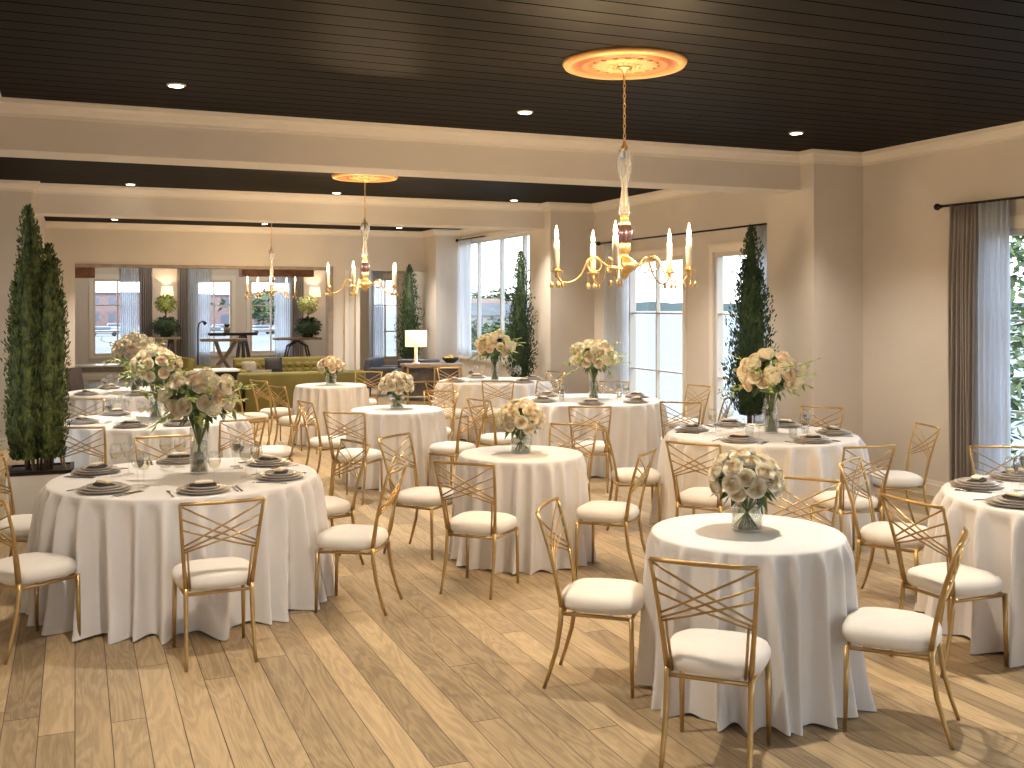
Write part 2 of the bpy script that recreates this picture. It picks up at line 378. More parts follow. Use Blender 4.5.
mould('trim_4', CR, ZC, [((-2.2, 15.0), (XL, 15.0), (0, -1), (0, 1)), ((XL, 15.2), (XL, 15), (1, 0), (0, 1)), ((XL, 15.2), (6.88, 15.2), (0, -1)), ((6.88, 15.2), (6.88, 14.95), (-1, 0), (0, 1)),
      ((6.88, 14.95), (XR2, 14.95), (0, -1), (1, 0)), ((XR2, 14.95), (XR2, 9.66), (-1, 0)), ((-2.2, 9.55), (7.1, 9.55), (0, 1))], 'cream crown moulding of the middle room')
mould('trim_5', CR, ZC, [((XL, 22), (7.08, 22), (0, -1)), ((7.08, 22), (7.08, 21.2), (-1, 0), (0, 1)), ((7.08, 21.2), (XR2, 21.2), (0, -1), (1, 0)), ((XR2, 21.2), (XR2, 15.8), (-1, 0))], 'cream crown moulding of the lounge')
mould('baseboard_right', BBp, 0, [((XR, 8.86), (XR, 7.33), (-1, 0)), ((XR, 5.67), (XR, 4.5), (-1, 0)), ((7.09, 8.86), (XR, 8.86), (0, -1)), ((7.09, 9.66), (7.09, 8.86), (-1, 0))], 'cream baseboard along the right wall')
mould('baseboard_middle', BBp, 0, [((XR2, 9.66), (XR2, 9.95), (-1, 0)), ((XR2, 11.64), (XR2, 12.2), (-1, 0)), ((XR2, 13.94), (XR2, 14.95), (-1, 0)), ((6.88, 14.95), (XR2, 14.95), (0, -1)), ((6.88, 15.78), (6.88, 14.95), (-1, 0))], 'cream baseboard below the middle windows')
mould('baseboard_far', BBp, 0, [((4.98+.08, 22), (xo2a-.08, 22), (0, -1)), ((7.08, 22), (7.08, 21.2), (-1, 0)), ((7.08, 21.2), (XR2, 21.2), (0, -1)), ((XL, 15.9), (XL, 22), (1, 0)), ((XR2, 15.8), (XR2, 21.2), (-1, 0)), ((-2, 28), (6.38, 28), (0, -1)), ((6.38, 25.4), (7.75, 25.4), (0, -1)), ((-2.2, 15), (XL, 15), (0, -1))], 'cream baseboard of the lounge')

# ------------------------------------------------------------ windows
wn_ = [0]
def window(axis, c, u0, u1, z0, z1, nu, rows, label, depth=.06, casing=.075, material='frame', fr=.055, sill=False, mw=.022):
    """axis 'x': wall plane X=c, u along Y, outside +X. axis 'y': wall plane Y=c, u along X, outside +Y"""
    wn_[0] += 1; k = wn_[0]
    root = empty('window_%d' % k); tag(root, label, None, None, 'structure')
    def sp(mb, ua, ub, za, zb, da, db):
        if axis == 'x': mb.span((c+da, ua, za), (c+db, ub, zb))
        else: mb.span((ua, c+da, za), (ub, c+db, zb))
    f = MB(); d0, d1 = depth-.03, depth+.03
    sp(f, u0, u0+fr, z0, z1, d0-.02, d1+.02); sp(f, u1-fr, u1, z0, z1, d0-.02, d1+.02)
    sp(f, u0+fr, u1-fr, z0, z0+fr*1.4, d0-.02, d1+.02); sp(f, u0+fr, u1-fr, z1-fr, z1, d0-.02, d1+.02)
    for i in range(1, nu):
        u = u0+(u1-u0)*i/nu; sp(f, u-mw/2-.004, u+mw/2+.004, z0+fr, z1-fr, d0, d1)
    for z in rows: sp(f, u0+fr, u1-fr, z-mw/2, z+mw/2, d0+.005, d1-.005)
    f.build('window_frame', M[material], root)
    g = MB(); sp(g, u0+fr*.5, u1-fr*.5, z0+fr*.5, z1-fr*.5, depth-.003, depth+.003); g.build('window_pane', M['pane'], root)
    if casing:
        cs = MB(); w_ = casing
        sp(cs, u0-w_, u0, z0 if z0 > .3 else 0, z1+w_, -.022, 0); sp(cs, u1, u1+w_, z0 if z0 > .3 else 0, z1+w_, -.022, 0); sp(cs, u0, u1, z1, z1+w_, -.022, 0)
        sp(cs, u0-w_-.012, u1+w_+.012, z1+w_, z1+w_+.035, -.035, 0)
        if sill: sp(cs, u0-w_, u1+w_, z0-.05, z0, -.06, 0)
        cs.build('window_casing', M['trim'], root)
    return root
for i, (a, b, z0, z1) in enumerate(W_front):
    window('x', XR, a, b, z0, z1, 2 if b-a < 2 else 3, (.90, 1.72), ['right-hand window with green trees outside', 'window of the front room out of view nearer the camera', 'window of the front room beside the camera'][i])
for a_, b_ in ((.3, 2.3), (5.6, 7.4)): window('y', YB-.2, a_, b_, .3, 2.4, 2, (1.1, 1.9), {.3: 'left window of the wall behind the camera', 3.0: 'middle window of the wall behind the camera', 5.6: 'right window of the wall behind the camera'}[a_], casing=0)
window('x', XR2, *W_mid[0], 2, (.92, 1.74), 'glazed door pair behind the main chandelier, sea outside')
window('x', XR2, *W_mid[1], 2, (.92, 1.74), 'glazed door beside the column, sea outside')
ym = [onX(p, XR2) for p in (476.8, 499.6, 522.5)]
root = window('x', XR2, 16.0, 21.15, .77, 3.2, 1, (), 'tall four-light window in the lounge', material='framew', casing=.06, sill=True)
mb = MB()
for y in ym+[16.6]: mb.span((XR2+.02, y-.035, .8), (XR2+.09, y+.035, 3.15))
mb.span((XR2+.02, 16.05, .80), (XR2+.09, 21.1, .90)); mb.build('window_mullion', M['framew'], root)
# back room window wall
YW = 28.0
def bx(p): return onY(p, YW)
zb0, zb1 = .58, 2.50
wb = [(bx(93), bx(142)), (bx(196), bx(232)), (bx(250), bx(292))]
YN = 25.4
nw_ = (onY(372, YN), onY(399, YN), .50, 2.52)
mb = MB(); wall_y(mb, YN, 6.38, 7.8, 0, ZC, .15, [nw_]); mb.span((6.38, YN+.15, 0), (6.53, YW, ZC)); struct('wall_niche', mb, M['wall'], 'beige wall round the narrow far window')
mb = MB(); wall_y(mb, YW, -2.6, 6.53, 0, ZC, .25, [(a, b, zb0, zb1) for a, b in wb]); struct('wall_end', mb, M['wall'], 'beige end wall of the back room')
for (a, b), lb in zip(wb, ('back room window on the far left, parked cars outside', 'back room window beside the floor lamp', 'back room window behind the smallest chandelier')):
    window('y', YW, a, b, zb0, zb1, 2, (1.2, 1.85), lb, material='frame', casing=.09, sill=True, mw=.03)
window('y', YN, *nw_, 2, (1.2, 1.85), 'narrow back room window beside the cypress', casing=.09, sill=True, mw=.03)
struct('wall_back_room_left', MB().span((-2.6, 22.2, 0), (-2.4, YW, ZC)), M['wall'], 'left wall of the back room')
struct('wall_back_room_right', MB().span((7.75, 22.2, 0), (7.9, YN+.1, ZC)), M['wall'], 'right wall of the back room')
struct('ceiling_soffit', MB().span((-.4, 24.0, 2.44), (onY(95, 24.0), 24.5, ZC)).span((onY(242, 24.4), 24.4, 2.52), (onY(314, 24.4), 24.9, 2.80)), M['reddwood'], 'reddish wood soffit seen through the wide opening')

# ------------------------------------------------------------ curtains
def curtain(parent_name, axis, c, u0, u1, z0, z1, label, material, folds, amp=.045, flip=-1, rng=None, name='curtain', hem=1.0):
    rng = rng or random.Random(int(abs(u0)*1000)); n = folds*10; rows = 14
    mb = MB(); vs = []
    ph = [rng.uniform(-.5, .5) for _ in range(folds+2)]
    for i in range(rows+1):
        t = i/rows; z = z1+(z0-z1)*t
        for j in range(n+1):
            s_ = j/n; f_ = s_*folds
            k = int(f_); wob = ph[k]*(1-(f_-k))+ph[min(k+1, folds+1)]*(f_-k)
            a = amp*(.45+.55*min(1, t*4))
            d = a*math.sin(2*PI*f_+wob*1.6)+.012*math.sin(5*f_+t*3)
            u = u0+(u1-u0)*s_*(1+(hem-1)*t)+wob*.03*t
            vs.append((c+flip*.09+d*1, u, z) if axis == 'x' else (u, c+flip*.09+d, z))
    q = n+1
    mb._add(vs, [(i*q+j, i*q+j+1, (i+1)*q+j+1, (i+1)*q+j) for i in range(rows) for j in range(n)], True)
    o = mb.build(name, material)
    md = o.modifiers.new('t', 'SOLIDIFY'); md.thickness = .003
    return tag(o, label, 'curtain')
def rod(axis, c, u0, u1, z, label, flip=-1, r=.012, finials=(True, True), off=.10):
    root = empty('curtain_rod'); tag(root, label, 'curtain rod', 'dark curtain rods')
    q = (lambda u, d, z_: (c+flip*d, u, z_)) if axis == 'x' else (lambda u, d, z_: (u, c+flip*d, z_))
    MB().tube([q(u0, off, z), q(u1, off, z)], r, 10).build('pole', M['iron'], root)
    for u, s_, on in ((u0, -1, finials[0]), (u1, 1, finials[1])):
        if on: MB().tube([q(u, off, z), q(u+s_*.03, off, z)], .018, 10).sphere(q(u+s_*.055, off, z), .034, 2).build('finial', M['iron'], root)
    for u in (u0+.08, u1-.08):
        MB().tube([q(u, 0, z), q(u, off, z)], .008, 8).lathe([(0, -.004), (.03, -.004), (.03, .004), (0, .004)], q(u, .006, z), 10).build('bracket', M['iron'], root)
    return root
rod('x', XR, 5.2, 7.66, 2.80, 'dark curtain rod with ball finial on the right wall')
curtain('c', 'x', XR, onX(950, 7.64), onX(977, 7.64), .02, 2.79, 'taupe grey outer curtain of the right-hand window', M['outer'], 8, .05)
curtain('c', 'x', XR, onX(978, 7.64)+.0, onX(1010, 7.64), .02, 2.79, 'pale backlit curtain edge of the right-hand window', M['sheer'], 6, .04)
rod('x', XR2, 10.0, 14.55, 2.82, 'dark curtain rod above the sea-facing glazed doors')
curtain('c', 'x', XR2, 14.42, 13.66, .02, 2.81, 'white sheer curtain at the door behind the main chandelier', M['sheerw'], 10, .04)
curtain('c', 'x', XR2, 10.62, 10.05, .02, 2.81, 'grey curtain hanging behind the cypress by the column', M['sheer'], 7, .045)
rod('x', XR2, 19.6, 21.12, 3.24, 'dark curtain rod above the tall lounge window', finials=(False, True))
curtain('c', 'x', XR2, 21.10, 20.35, .80, 3.23, 'white sheer curtain at the tall lounge window', M['sheerw'], 9, .04)
for a, b, mm, lb in ((120, 138, 'sheerw', 'sheer curtain over the leftmost back room window'), (139, 152, 'outer', 'taupe curtain beside the leftmost back room window'),
                     (177, 188, 'outer', 'taupe curtain left of the floor lamp'), (187, 210, 'sheerw', 'sheer curtain behind the floor lamp'),
                     (274, 291, 'sheerw', 'sheer curtain behind the arched console'), (290, 303, 'outer', 'taupe curtain left of the right wall sconce'),
                     (368, 382, 'sheerw', 'sheer curtain over the narrow back room window')):
    yq = YN if a == 368 else YW
    curtain('c', 'y', yq, onY(a, yq), onY(b, yq), .02, 2.86, lb, M[mm], max(4, int((b-a)*.5)), .05)
for a, b, lb in ((88, 154, 'rod over the leftmost back room window'), (176, 304, 'rod over the two central back room windows'), (366, 402, 'rod over the narrow back room window')):
    yq = YN if a == 366 else YW
    rod('y', yq, onY(a, yq), onY(b, yq), 2.88, 'dark curtain '+lb, r=.02)

# ------------------------------------------------------------ lights
def spot(x, y, z=ZC-.03, w_=SPOT_W, size=1.9, colr=WARM, blend=.75):
    l = bpy.data.lights.new('downlight_lamp', 'SPOT'); l.energy = w_; l.color = colr; l.spot_size = size; l.spot_blend = blend; l.shadow_soft_size = .045
    return l
dl_root = empty('recessed_downlight')
MB().lathe([(.050, -.010), (.062, -.010), (.068, -.002), (.068, .0), (.050, .0)], (0, 0, 0), 24).build('trim_ring', M['trim'], dl_root)
MB().lathe([(.0, -.013), (.050, -.012), (.050, -.002), (0, -.002)], (0, 0, 0), 20).build('lens', M['led'], dl_root)
DL = Kind(dl_root)
XS = (.68, 3.45, 6.2); ROOMS = [('front room', (8.0, 4.3, .7), ('near the beam', 'in the second row', 'above the camera')), ('middle room', (14.8, 10.9), ('near the second beam', 'behind the first beam')), ('lounge', (20.95, 17.2), ('by the far wall', 'behind the second beam'))]
for rn, ys, rows_ in ROOMS:
    for y, rw in zip(ys, rows_):
        for x, xn in zip(XS, ('left', 'middle', 'right')):
            if rn == 'front room' and y < 5 and xn == 'middle' and y > 4: pass
            d = DL.put((x, y, ZC), 0, '%s recessed downlight of the %s, row %s' % (xn, rn, rw), 'recessed ceiling downlights', 'downlight')
            l = bpy.data.objects.new('downlight_lamp', spot(x, y, w_=SPOT_W*{.7: .55, 4.3: 1.0, 8.0: .85, 10.9: 1.35, 14.8: 1.3}.get(y, 1.35), size=1.6 if y in (14.8, 20.95) else 1.9)); col.objects.link(l); l.location = (0, 0, -.02); l.parent = d
for x, y in ((2.0, 25.5), (5.5, 25.5)):
    l = bpy.data.lights.new('back_room_lamp', 'POINT'); l.energy = 60; l.color = WARM; l.shadow_soft_size = .1
    o = bpy.data.objects.new('back_room_lamp', l); col.objects.link(o); o.location = (x, y, 3.2)

def portal(loc, rot, sx_, sy_):
    l = bpy.data.lights.new('window_portal', 'AREA'); l.shape = 'RECTANGLE'; l.size = sx_; l.size_y = sy_; l.cycles.is_portal = True
    o = bpy.data.objects.new('window_portal', l); col.objects.link(o); o.location = loc; o.rotation_euler = rot
for X_, ws in ((XR, W_front), (XR2, W_mid), (XR2, W_third)):
    for a, b, z0, z1 in ws: portal((X_+.17, (a+b)/2, (z0+z1)/2), (0, PI/2, 0), z1-z0, b-a)
for a, b in wb: portal(((a+b)/2, YW+.24, (zb0+zb1)/2), (-PI/2, 0, 0), b-a, zb1-zb0)
for a, b in ((.3, 2.3), (5.6, 7.4)): portal(((a+b)/2, YB-.22, 1.35), (PI/2, 0, 0), b-a, 2.1)

# ------------------------------------------------------------ chandeliers
def medallion():
    o = MB().lathe([(0, -.045), (.04, -.045), (.06, -.03), (.13, -.03), (.15, -.042), (.17, -.03), (.25, -.022), (.27, -.034), (.295, -.034), (.31, -.02), (.345, -.018), (.36, -.035), (.395, -.035), (.41, -.012), (.41, 0), (0, 0)], (0, 0, 0), 64)
    for k in range(16):
        a = 2*PI*k/16; o.sphere((math.cos(a)*.21, math.sin(a)*.21, -.025), .024, 1, (1, 1, .5))
    for k in range(8):
        a = 2*PI*k/8; o.sphere((math.cos(a)*.095, math.sin(a)*.095, -.03), .028, 1, (1, 1, .5))
    return o.build('ceiling_medallion', M['copper'])
m = M['copper']; t = N(m, 'ShaderNodeTexCoord'); ln = N(m, 'ShaderNodeVectorMath', operation='LENGTH'); mpn = N(m, 'ShaderNodeMapping'); mpn.inputs['Scale'].default_value = (1, 1, 0)
Lk(m, t.outputs['Object'], mpn.inputs[0]); Lk(m, mpn.outputs[0], ln.inputs[0]); rr_ = N(m, 'ShaderNodeValToRGB'); Lk(m, math_n(m, 'MULTIPLY', ln.outputs['Value'], 2.4), rr_.inputs[0])
cr_ = rr_.color_ramp; cr_.elements[0].color = (.60, .42, .20, 1); cr_.elements[1].color = (.62, .34, .13, 1); cr_.elements[1].position = .97
for p_, c_ in ((.30, (.62, .44, .22, 1)), (.46, (.60, .40, .18, 1)), (.54, (.40, .15, .06, 1)), (.62, (.52, .25, .10, 1)), (.72, (.36, .13, .05, 1)), (.80, (.42, .17, .07, 1)), (.88, (.66, .38, .15, 1))):
    e_ = cr_.elements.new(p_); e_.color = c_
Lk(m, rr_.outputs[0], B(m).inputs['Base Color'])
MED = Kind(medallion())
def zc(y): return H+(HZ-y)*6.93/F
def make_chandelier():
    root = empty('chandelier')         # origin at the ceiling; z offsets from ZC
    o = lambda y: zc(y)-ZC
    MB().lathe([(.0, -.075), (.012, -.07), (.02, -.055), (.05, -.048), (.055, -.04), (0, -.04)], (0, 0, 0), 20).build('canopy', M['brass'], root)
    ch = MB(); z = -.075; k = 0
    while z > o(143)+.02:
        pts = [(math.cos(a)*.0085*(1 if k % 2 == 0 else 0), math.cos(a)*.0085*(0 if k % 2 == 0 else 1), z-.018+math.sin(a)*.021) for a in [2*PI*i/8 for i in range(8)]]
        ch.tube(pts, .0032, 5, cyclic=True); z -= .033; k += 1
    ch.build('chain', M['brass'], root)
    MB().lathe([(.004, o(140)), (.012, o(142)), (.010, o(144)), (.022, o(147)), (.030, o(150)), (.0, o(150))], (0, 0, 0), 20).build('top_cap', M['brass'], root)
    MB().lathe([(.028, o(149)), (.046, o(154)), (.054, o(161)), (.050, o(168)), (.036, o(177)), (.022, o(184)), (.017, o(187)), (.020, o(190)), (.026, o(197)), (.034, o(206)), (.041, o(213)), (.036, o(215))], (0, 0, 0), 48, .07, 8).build('crystal_spindle', M['crystal'], root)
    MB().lathe([(.010, o(150)), (.010, o(215))], (0, 0, 0), 10).build('rod', M['brass'], root)
    MB().lathe([(.02, o(213.5)), (.028, o(215)), (.026, o(218)), (.030, o(221)), (.04, o(224.5)), (.03, o(226))], (0, 0, 0), 24).build('collar', M['brass'], root)
    MB().lathe([(.036, o(225)), (.050, o(229)), (.055, o(234)), (.050, o(239)), (.034, o(243))], (0, 0, 0), 72, .06, 12).build('ribbed_ball', M['ball'], root)
    MB().lathe([(.03, o(242)), (.040, o(244)), (.042, o(250)), (.030, o(253)), (.022, o(255)), (.034, o(257)), (.072, o(261)), (.094, o(265)), (.088, o(268)), (.045, o(272)), (.028, o(275)), (.020, o(277)), (.004, o(279))], (0, 0, 0), 32).build('body', M['brass'], root)
    for k in range(5):
        a = math.radians(72*k); u = Vector((math.cos(a), math.sin(a), 0)); zh = o(266); zcup = o(271)
        prof = [(.07, 0), (.115, .0), (.15, .025), (.18, .055), (.215, .062), (.245, .035), (.26, -.005), (.285, -.055), (.325, -.095), (.375, -.115), (.42, -.105), (.445, -.07), (.452, -.035)]
        arm = MB().tube([u*r_+Vector((0, 0, zh+z_)) for r_, z_ in prof], [.009]+[.0065]*(len(prof)-1), 8)
        side = Vector((0, 0, 1))
        arm.tube([u*(.20+.045*math.cos(q))+Vector((0, 0, zh+.005+.045*math.sin(q))) for q in [2*PI*i/14 for i in range(14)]], .0048, 6, cyclic=True)
        ao = arm.build('arm', M['brass'], root)
        c = u*.452+Vector((0, 0, 0))
        cup = MB().lathe([(.006, zcup-.045), (.014, zcup-.03), (.010, zcup-.018), (.018, zcup-.008), (.043, zcup-.004), (.045, zcup+.003), (.024, zcup+.003), (.024, zcup+.02), (0, zcup+.02)], c, 20)
        for q in range(5):
            b = 2*PI*q/5+.3; cc = c+Vector((math.cos(b)*.040, math.sin(b)*.040, zcup))
            cup.tube([cc, cc-Vector((0, 0, .07))], .0018, 5); cup.lathe([(.001, -.115), (.010, -.103), (.011, -.092), (.006, -.078), (.001, -.068)], cc, 8)
        cup.build('candle_cup', M['brass'], ao)
        cd = MB().lathe([(.018, zcup+.015), (.019, zcup+.12), (.018, zcup+.205), (.008, zcup+.212), (0, zcup+.212)], c, 14).build('candle', M['candle'], ao)
        MB().lathe([(.006, zcup+.208), (.012, zcup+.222), (.0145, zcup+.238), (.010, zcup+.262), (.004, zcup+.285), (.0005, zcup+.30)], c, 12).build('flame_bulb', M['flame'], cd)
        l = bpy.data.lights.new('candle_light', 'POINT'); l.energy = CANDLE_W; l.color = CANDLE; l.shadow_soft_size = .02
        lo = bpy.data.objects.new('candle_light', l); col.objects.link(lo); lo.location = c+Vector((0, 0, zcup+.33)); lo.parent = root
    return root
CH = Kind(make_chandelier())
for (px, ph, X, Y, s_, lb) in ((625, -25, 3.35, 6.11, 0, 'nearest and largest'), (364, -36, 3.33, 12.75, 0, 'second'), (271, -20, 3.37, 19.7, 0, 'farthest and smallest')):
    # angle in camera frame: right*cos + forward*sin
    CH.put((X, Y, ZC), math.radians(ph)-TH-math.atan((px-512)/F), {'n': 'nearest brass candle chandelier with crystal spindle above the front tables', 's': 'second brass candle chandelier hanging behind the first beam', 'f': 'farthest brass candle chandelier hanging in the lounge'}[lb[0]], 'brass candle chandeliers in a row', 'chandelier')
    MED.put((X, Y, ZC), 0, {'n': 'large gilded round ceiling medallion above the nearest chandelier', 's': 'gilded ceiling medallion above the second chandelier', 'f': 'gilded ceiling medallion above the farthest chandelier'}[lb[0]], 'gilded ceiling medallions', 'ceiling medallion')

# ------------------------------------------------------------ tables
ZT_ = .77
TB = {  # name: px, D, r, big, phrase
 'T1': (747, 5.05, .458, 0, 'the front small table'), 'T2': (521, 7.72, .455, 0, 'the central small table'),
 'T3': (186, 6.68, .82, 1, 'the large front-left table'), 'T4': (762, 8.87, .79, 1, 'the large table by the column'),
 'T5': (1099, 5.95, .83, 1, 'the table at the right edge'), 'T6': (590, 12.1, .82, 1, 'the large table by the glazed doors'),
 'T7': (494, 15.1, .80, 1, 'the farthest large table'), 'T8': (397, 11.0, .475, 0, 'the small table left of centre'),
 'T9': (331, 14.3, .475, 0, 'the small table by the sofa'), 'T10': (155, 10.0, .84, 1, 'the second large table on the left'),
 'T11': (134, 13.2, .84, 1, 'the rearmost large table on the left')}
TC = {k: P(v[0], v[1]) for k, v in TB.items()}
def cloth(r, seed, name='tablecloth'):
    rng = random.Random(seed); n = 384; rows = 26; nf = int(r*24+(6 if r > .6 else 11))
    # irregular fold centres
    cs = []; a = 0
    while a < 2*PI-.12:
        cs.append(a); a += 2*PI/nf*rng.uniform(.6, 1.4)
    dep = [rng.uniform(.75, 1.2) for _ in cs]; wd = [rng.uniform(.13, .25)*2*PI/nf for _ in cs]; sw = [rng.uniform(-.10, .10) for _ in cs]
    def fold(th, t):
        v = 0
        for c0, d0, w0, s0 in zip(cs, dep, wd, sw):
            x = (th-c0-s0*t+PI) % (2*PI)-PI
            v += d0*math.exp(-(x/w0)**2)
        return v
    mb = MB(); vs = []
    prof = [(.0, ZT_+.002), (.35*r, ZT_+.002), (.7*r, ZT_+.002), (r-.03, ZT_+.002)]
    for pr, pz in prof[1:]:
        for j in range(n):
            th = 2*PI*j/n; vs.append((pr*math.cos(th), pr*math.sin(th), pz))
    for i in range(rows+1):
        t = i/rows
        for j in range(n):
            th = 2*PI*j/n
            if i == 0: rr = r-.008; z = ZT_-.001
            elif i == 1: rr = r+.001; z = ZT_-.010
            else:
                tt = (i-1)/(rows-1); z = (ZT_-.012)*(1-tt)+.004
                f = fold(th, tt)
                g = tt**.75
                g2 = .24+.76*tt**.7; rr = r+.004*g+(.175*f-.060)*g2*(1 if r > .6 else .60)*min(1, (i-1)/3+.25)+.02*tt**4*(1+.6*math.sin(th*3+seed))
                z += .012*tt**6*max(0, math.sin(th*nf*.7))
            vs.append((rr*math.cos(th), rr*math.sin(th), max(z, .003)))
    c = len(vs); vs.append((0, 0, ZT_+.002))
    fs = [(c, j, (j+1) % n) for j in range(n)]
    tot = (c//n)
    fs += [(i*n+j, (i+1)*n+j, (i+1)*n+(j+1) % n, i*n+(j+1) % n) for i in range(tot-1) for j in range(n)]
    mb._add(vs, fs, True)
    return mb.build(name, M['linen'])
for i, (k, (px, D, r, big, ph)) in enumerate(TB.items()):
    c = TC[k]
    t = empty('round_table', c); tag(t, 'round table hidden under the white cloth of '+ph, 'table', 'round tables under cloths')
    MB().lathe([(0, ZT_-.035), (r-.014, ZT_-.035), (r-.014, ZT_-.013), (0, ZT_-.013)], (0, 0, 0), 48).build('tabletop', M['dwood'], t)
    for q in range(4):
        a = PI/4+q*PI/2; MB().tube([(math.cos(a)*r*.6, math.sin(a)*r*.6, 0), (math.cos(a)*r*.6, math.sin(a)*r*.6, ZT_-.035)], .018, 8).build('leg', M['iron'], t)
    o = cloth(r, 5+i*7); o.location = c
    o.rotation_euler = (0, 0, i*.7)
    tag(o, ('floor-length white tablecloth draped over ' if big else 'white tablecloth falling in folds over ')+ph, 'tablecloth', 'white round tablecloths')

# ------------------------------------------------------------ chairs
def make_chair():
    root = empty('lattice_back_chair'); g = M['gold']; ZS = .395
    # backrest curve: x half width and y at height z
    def post(z):
        t = (z-.40)/.455; return .168+.042*t, -.178-.055*t-.055*t*t
    # cushion
    mb = MB(); n = 40; prof = [(0.0, .377), (.80, .378), (.95, .388), (1.0, .410), (1.0, .428), (.95, .450), (.82, .464), (.5, .471), (0, .474)]
    vs = []
    for rr, z in prof:
        for j in range(n):
            a = 2*PI*j/n; ca, sa = math.cos(a), math.sin(a)
            k = (abs(ca)**3.2+abs(sa)**3.2)**(-1/3.2)
            x = ca*k*.208*rr; y = sa*k*.205*rr
            x *= 1+.10*(y/.2)*.5
            vs.append((x, y, z))
    mb._add(vs, [(i*n+j, i*n+(j+1) % n, (i+1)*n+(j+1) % n, (i+1)*n+j) for i in range(len(prof)-1) for j in range(n)], True)
    mb.build('seat_cushion', M['cushion'], root)
    fr = MB(); q = [(-.168, -.178), (.168, -.178), (.182, .165), (-.182, .165)]
    for i in range(4):
        a, b = q[i], q[(i+1) % 4]; fr.tube([(*a, .368), (*b, .368)], .0095, 8)
    fr.build('seat_frame', g, root)
    for s_ in (-1, 1):
        MB().tube([(s_*.182, .165, .375), (s_*.184, .168, .20), (s_*.186, .172, 0)], [.0125, .0115, .009], 10).build('leg', g, root)
        MB().tube([(s_*.168, -.178, .40), (s_*.168, -.182, .32), (s_*.169, -.20, .20), (s_*.172, -.235, .08), (s_*.175, -.262, 0)], [.0125, .0125, .0115, .010, .009], 10).build('leg', g, root)
    bk = MB()
    for s_ in (-1, 1):
        bk.tube([(s_*post(z)[0], post(z)[1], z) for z in (.39, .46, .54, .62, .70, .78, .855)], [.0125, .0115, .0105, .010, .0095, .009, .009], 8)
        bk.tube([(s_*.146, -.178, .385), (s_*(post(.6)[0]-.022), post(.6)[1], .605)], .006, 6)
    W, yt = post(.852)
    bk.tube([(W*u, yt-.022*(1-u*u), .855) for u in (-1, -.6, -.2, .2, .6, 1)], .0095, 8)
    for a, b in ((.845, .625), (.775, .605), (.715, .592)):
        for s_ in (-1, 1):
            wa, ya = post(a); wb_, yb = post(b)
            pts = []
            for k in range(6):
                t = k/5; x = s_*(wa*(1-t)-wb_*t); pts.append((x, ya*(1-t)+yb*t-.018*(1-(2*t-1)**2)-s_*.0035, a*(1-t)+b*t))
            bk.tube(pts, .0052, 6)
    bk.build('backrest', g, root)
    return root
CHAIR = Kind(make_chair())
GRP = {'T1': 'gold chairs around the front small table'}
CL = [ # px, seat y, table, angle offset deg, where
 (717, 643, 'T1', 0, 'in front of the front small table, its back to us'),
 (892, 620, 'T1', 8, 'right of the front small table'),
 (604, 588, 'T1', -4, 'left of the front small table, alone in the aisle'),
 (790, 558, 'T1', 0, 'behind the front small table, facing us'),
 (482, 517, 'T2', -4, 'in front of the central small table, its back to us'),
 (426, 491, 'T2', -14, 'left of the central small table'),
 (608, 506, 'T2', 12, 'right of the central small table'),
 (562, 477, 'T2', 0, 'behind the central small table bouquet'),
 (214, 566, 'T3', 0, 'in front of the large front-left table, its back to us'),
 (30, 561, 'T3', 0, 'nearest of two at the left edge by the large table'),
 (24, 520, 'T3', 0, 'farther of two at the left edge beside the planter'),
 (353, 531, 'T3', 0, 'right of the large front-left table, nearer the aisle'),
 (319, 501, 'T3', -12, 'right of the large front-left table, partly behind another'),
 (168, 495, 'T3', 0, 'behind the large front-left table, facing us'),
 (94, 470, 'T10', 6, 'in front of the second large left table beside the cypress'),
 (230, 461, 'T10', -18, 'at the near right of the second large left table'),
 (272, 448, 'T10', 0, 'right of the second large left table'),
 (89, 433, 'T11', 6, 'in front of the rearmost large left table'),
 (250, 414, 'T9', 0, 'leftmost of those facing the small sofa-side table'),
 (277, 409, 'T9', 30, 'against the olive sofa, facing the small table'),
 (297, 417, 'T9', -38, 'in front left of the small table by the sofa'),
 (362, 400, 'T9', 0, 'right of and behind the small table by the sofa'),
 (357, 451, 'T8', 0, 'in front left of the small table left of centre'),
 (331, 438, 'T8', 35, 'left of the small table left of centre'),
 (453, 444, 'T8', 0, 'right of the small table left of centre'),
 (432, 428, 'T8', 0, 'behind right of the small table left of centre'),
 (708, 492, 'T4', 0, 'in front left of the large table by the column'),
 (636, 471, 'T4', 0, 'left of the large table by the column'),
 (846, 495, 'T4', 0, 'in front right of the large table by the column'),
 (894, 474, 'T4', 14, 'against the right wall beside the large column table'),
 (813, 451, 'T4', 0, 'behind the large table by the column, facing us'),
 (896, 528, 'T5', 0, 'facing the right edge table, middle of the three'),
 (953, 572, 'T5', 0, 'nearest at the table at the right edge'),
 (1016, 511, 'T5', 0, 'behind the table at the right edge by the curtain'),
 (590, 443, 'T6', 0, 'in front of the large table by the glazed doors'),
 (500, 435, 'T6', 0, 'left of the large table by the glazed doors'),
 (680, 437, 'T6', -50, 'right of the large table by the glazed doors'),
 (610, 414, 'T6', 0, 'behind the large table by the glazed doors, facing us'),
 (682, 419, 'T6', 0, 'by the wall pier between the glazed doors'),
 (703, 432, 'T6', 0, 'between the far side of the column table and the wall pier'),
 (450, 410, 'T7', 0, 'left of the farthest large table'),
 (497, 409, 'T7', 0, 'in front of the farthest large table, on the left'),
 (537, 408, 'T7', 0, 'in front of the farthest large table, on the right'),
 (456, 394, 'T7', 0, 'behind left of the farthest large table by the console'),
 (541, 399, 'T7', 0, 'beside the far column cypress at the farthest table'),
]
CPOS = []
